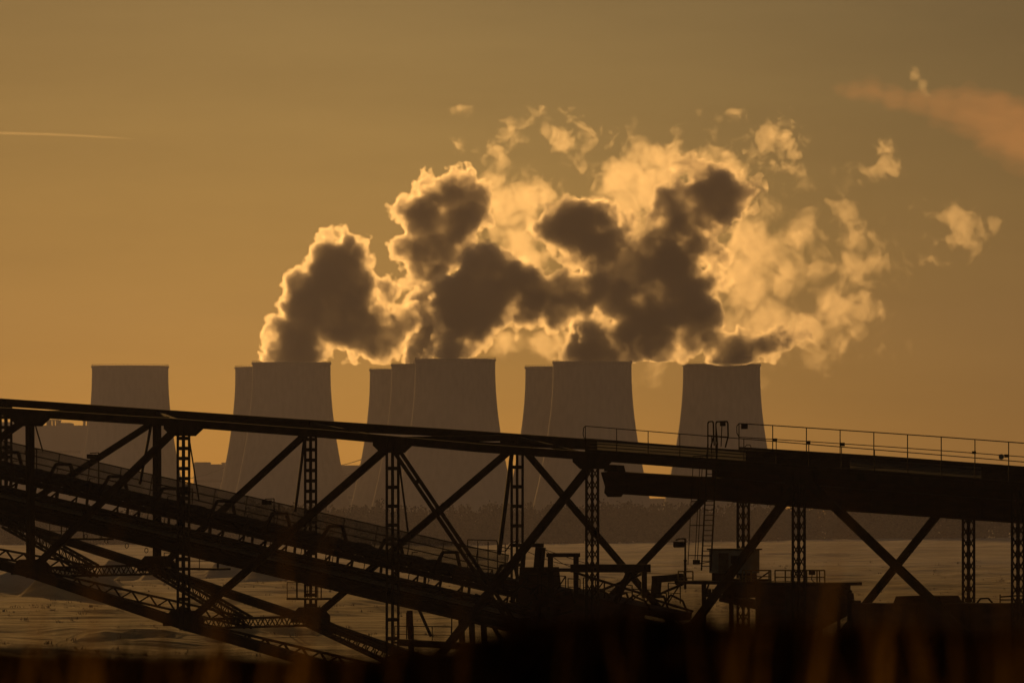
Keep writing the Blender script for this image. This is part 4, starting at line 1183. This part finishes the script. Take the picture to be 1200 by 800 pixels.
cab = empty('control_cabin', tuple(R_(862, 681, yk)), 'small grey boxy control cabin standing on the platform beside the ladder', 'cabin')
def cpt(name, m, mat=PAINT, parent=None, **k): return m.build(name, mat, parent or cab, **k)
cc = R_(862, 657.5, yk) - LAT * .1
wpx = 56 / 26.6 / CT - .7; 
m = MB(); m.block(cc, 1.75, 1.35, 1.0); cpt('wall', m, PAINT, bevel=.02)
m = MB(); m.block(cc + UP * .53, 1.9, 1.5, .06); cpt('roof', m, STEEL)
m = MB(); m.block(cc - AX * .12 - LAT * .69 - UP * .05, .5, .04, .84); dr = cpt('door', m, GALV)
m = MB(); m.tube(cc + AX * .07 - LAT * .735 - UP * .08, cc + AX * .07 - LAT * .735 + UP * .08, .015, 6); cpt('handle', m, STEEL, dr)
m = MB(); m.block(cc + AX * .52 - LAT * .69 + UP * .08, .5, .04, .36); wd_ = cpt('window', m, STEEL)
m = MB(); m.block(cc + AX * .52 - LAT * .715 + UP * .08, .42, .012, .28); cpt('pane', m, DARKGLASS, wd_)
m = MB(); m.block(cc - AX * .89 - LAT * .2 + UP * .05, .04, .6, .5); cpt('side_vent', m, STEEL)
for s in (-.7, .7):
    m = MB(); m.block(cc + AX * s - UP * .7, .16, 1.2, .4); cpt('base_frame', m, RUST)
m = MB(); m.block(R_(829, 658, yk) - LAT * .9, .25, .2, .2); m.bar(R_(829, 660, yk) - LAT * .9, cc - AX * .86 - LAT * .3, .04, .04); cpt('wall_lamp', m, STEEL)

# long low conveyor car at the right
ck = .12
car = empty('conveyor_car', tuple(R_(1130, 780, ck)), 'long low dark conveyor car behind the grass at the lower right', 'machinery')
def kp(name, m, mat=STEEL): return m.build(name, mat, car)
def RC(x, y, k=ck):
    return R_(x, y, k)
m = MB(); pl = [RC(x, y) for (x, y) in ((1012, 706), (1330, 706), (1330, 760), (1012, 752))]; m.prism(pl, LAT * 2.0); kp('body', m, RUST)
m = MB(); pl = [RC(x, y) for (x, y) in ((1058, 706), (1061, 698), (1083, 697), (1112, 697.5), (1117, 706))]; m.prism(pl, LAT * 1.6); kp('roof_hump', m, RUST)
m = MB(); m.bar(RC(1005, 703), RC(1005, 790), .26, .26); m.bar(RC(1012, 706), RC(1012, 790), .2, .2); kp('end_post', m)
m = MB()
for x in (1050, 1120, 1190, 1260, 1320): m.bar(RC(x, 755), RC(x, 830), .25, .25)
kp('support', m)
m = MB(); m.path([RC(1145, 706), RC(1149, 701), RC(1158, 700.5), RC(1163, 706)], .04, 6); m.path([RC(1172, 706), RC(1172, 696)], .03, 6); m.path([RC(1172, 699), RC(1192, 697.5), RC(1206, 698), RC(1206, 706)], .035, 6); m.path([RC(1172, 702.5), RC(1206, 702)], .03, 6); kp('grab_rail', m)
for x in (1030, 1090, 1150, 1210, 1270):
    m = MB(); m.bar(RC(x, 708) - LAT * 1.03, RC(x, 752) - LAT * 1.03, .08, .05); kp('side_rib', m)

# a few power lines near the towers
def line(p, q, sag, label):
    m = MB(); n = 14; m.path([p + (q - p) * (i / n) - UP * sag * 4 * (i / n) * (1 - i / n) for i in range(n + 1)], .28, 4)
    tag(m.build('power_line', STEEL), label, 'power line', 'power lines between the towers')
line(P(196, 563, 4500), P(330, 505, 4330), 9, 'power line rising from the low hall to the second tower')
line(P(380, 548, 4500), P(480, 508, 4330), 5, 'upper power line crossing the gap right of the second tower')
line(P(380, 562, 4500), P(480, 517, 4330), 5, 'lower power line crossing the gap right of the second tower')
line(P(770, 533, 4400), P(820, 513, 4300), 4, 'power line in the gap left of the last tower')

# ================================================================ foreground grass, close to the lens
def grass():
    r = np.random.default_rng(21)
    V = []; 
    def blades(n, y0, y1, hmin, hmax, wd, xfun=None, lean=.35):
        Y = r.uniform(y0, y1, n); X = r.uniform(-1.25, 1.25, n) * Y * .115
        if xfun is not None:
            keep = r.uniform(0, 1, n) < xfun(600 + X / Y * FP); X = X[keep]; Y = Y[keep]
        n = len(X); Z = ground_h(X, Y) - .02
        h = r.uniform(hmin, hmax, n); a = r.uniform(0, 2 * np.pi, n); ln = r.uniform(.05, lean, n) * h
        w_ = wd * r.uniform(.6, 1.3, n); f = r.uniform(0, np.pi, n)
        dx, dy = np.cos(a) * ln, np.sin(a) * ln; wx, wy = np.cos(f) * w_, np.sin(f) * w_
        base = np.stack([X, Y, Z], -1)
        for t0, t1 in ((0, .4), (.4, .75), (.75, 1.0)):
            def pt(t, s):
                k = (1 - t) ** .6 * s
                return base + np.stack([dx * t * t + wx * k, dy * t * t + wy * k, h * t], -1)
            V.append(np.stack([pt(t0, -1), pt(t0, 1), pt(t1, 1), pt(t1, -1)], 1))
    blades(16000, 8.0, 13.2, .02, .055, .004)
    blades(900, 8.0, 12.8, .05, .12, .004)
    # seed heads and taller stems, thicker towards the middle and right
    blades(220, 7.5, 12.5, .08, .20, .005, lambda px: .35 + .65 * (px > 560))
    tall = len(V)
    side = lambda px: .06 + .94 * ((px > 800) | (px < 470))
    blades(480, 6.8, 10.0, .18, .50, .0011, lambda px: .25 + .75 * side(px), .35)
    blades(150, 6.8, 9.6, .28, .56, .0022, side, .3)
    blades(34, 6.8, 9.2, .30, .54, .0055, side, .2)
    blades(26, 4.6, 6.2, .72, 1.0, .0024, side, .25)
    v = np.concatenate(V, 0).reshape(-1, 3); f = np.arange(len(v)).reshape(-1, 4)
    m, nt, out = new_mat('dry_grass'); L = nt.links.new; nd = nt.nodes.new
    g = nd('ShaderNodeNewGeometry'); n = nd('ShaderNodeTexNoise'); n.inputs['Scale'].default_value = 6; L(g.outputs['Position'], n.inputs['Vector'])
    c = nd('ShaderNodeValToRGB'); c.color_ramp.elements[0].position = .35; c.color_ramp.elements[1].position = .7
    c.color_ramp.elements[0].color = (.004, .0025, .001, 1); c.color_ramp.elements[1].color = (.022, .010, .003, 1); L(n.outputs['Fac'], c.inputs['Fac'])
    d = nd('ShaderNodeBsdfDiffuse'); t = nd('ShaderNodeBsdfTranslucent'); mx = nd('ShaderNodeMixShader'); mx.inputs[0].default_value = .4
    L(c.outputs[0], d.inputs[0]); L(c.outputs[0], t.inputs[0]); L(d.outputs[0], mx.inputs[1]); L(t.outputs[0], mx.inputs[2]); L(mx.outputs[0], out.inputs['Surface'])
    n0 = sum(len(a) for a in V[:tall])
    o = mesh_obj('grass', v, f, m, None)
    m2 = m.copy(); m2.name = 'golden_stems'
    for nd_ in m2.node_tree.nodes:
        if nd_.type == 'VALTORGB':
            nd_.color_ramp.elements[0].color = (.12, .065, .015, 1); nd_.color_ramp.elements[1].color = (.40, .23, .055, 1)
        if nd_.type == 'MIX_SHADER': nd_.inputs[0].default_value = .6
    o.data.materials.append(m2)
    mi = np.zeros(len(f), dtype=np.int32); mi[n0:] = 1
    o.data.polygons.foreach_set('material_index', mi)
    tag(o, 'blurred dry grass and seed stems along the bottom edge', 'grass', None, 'stuff')
grass()
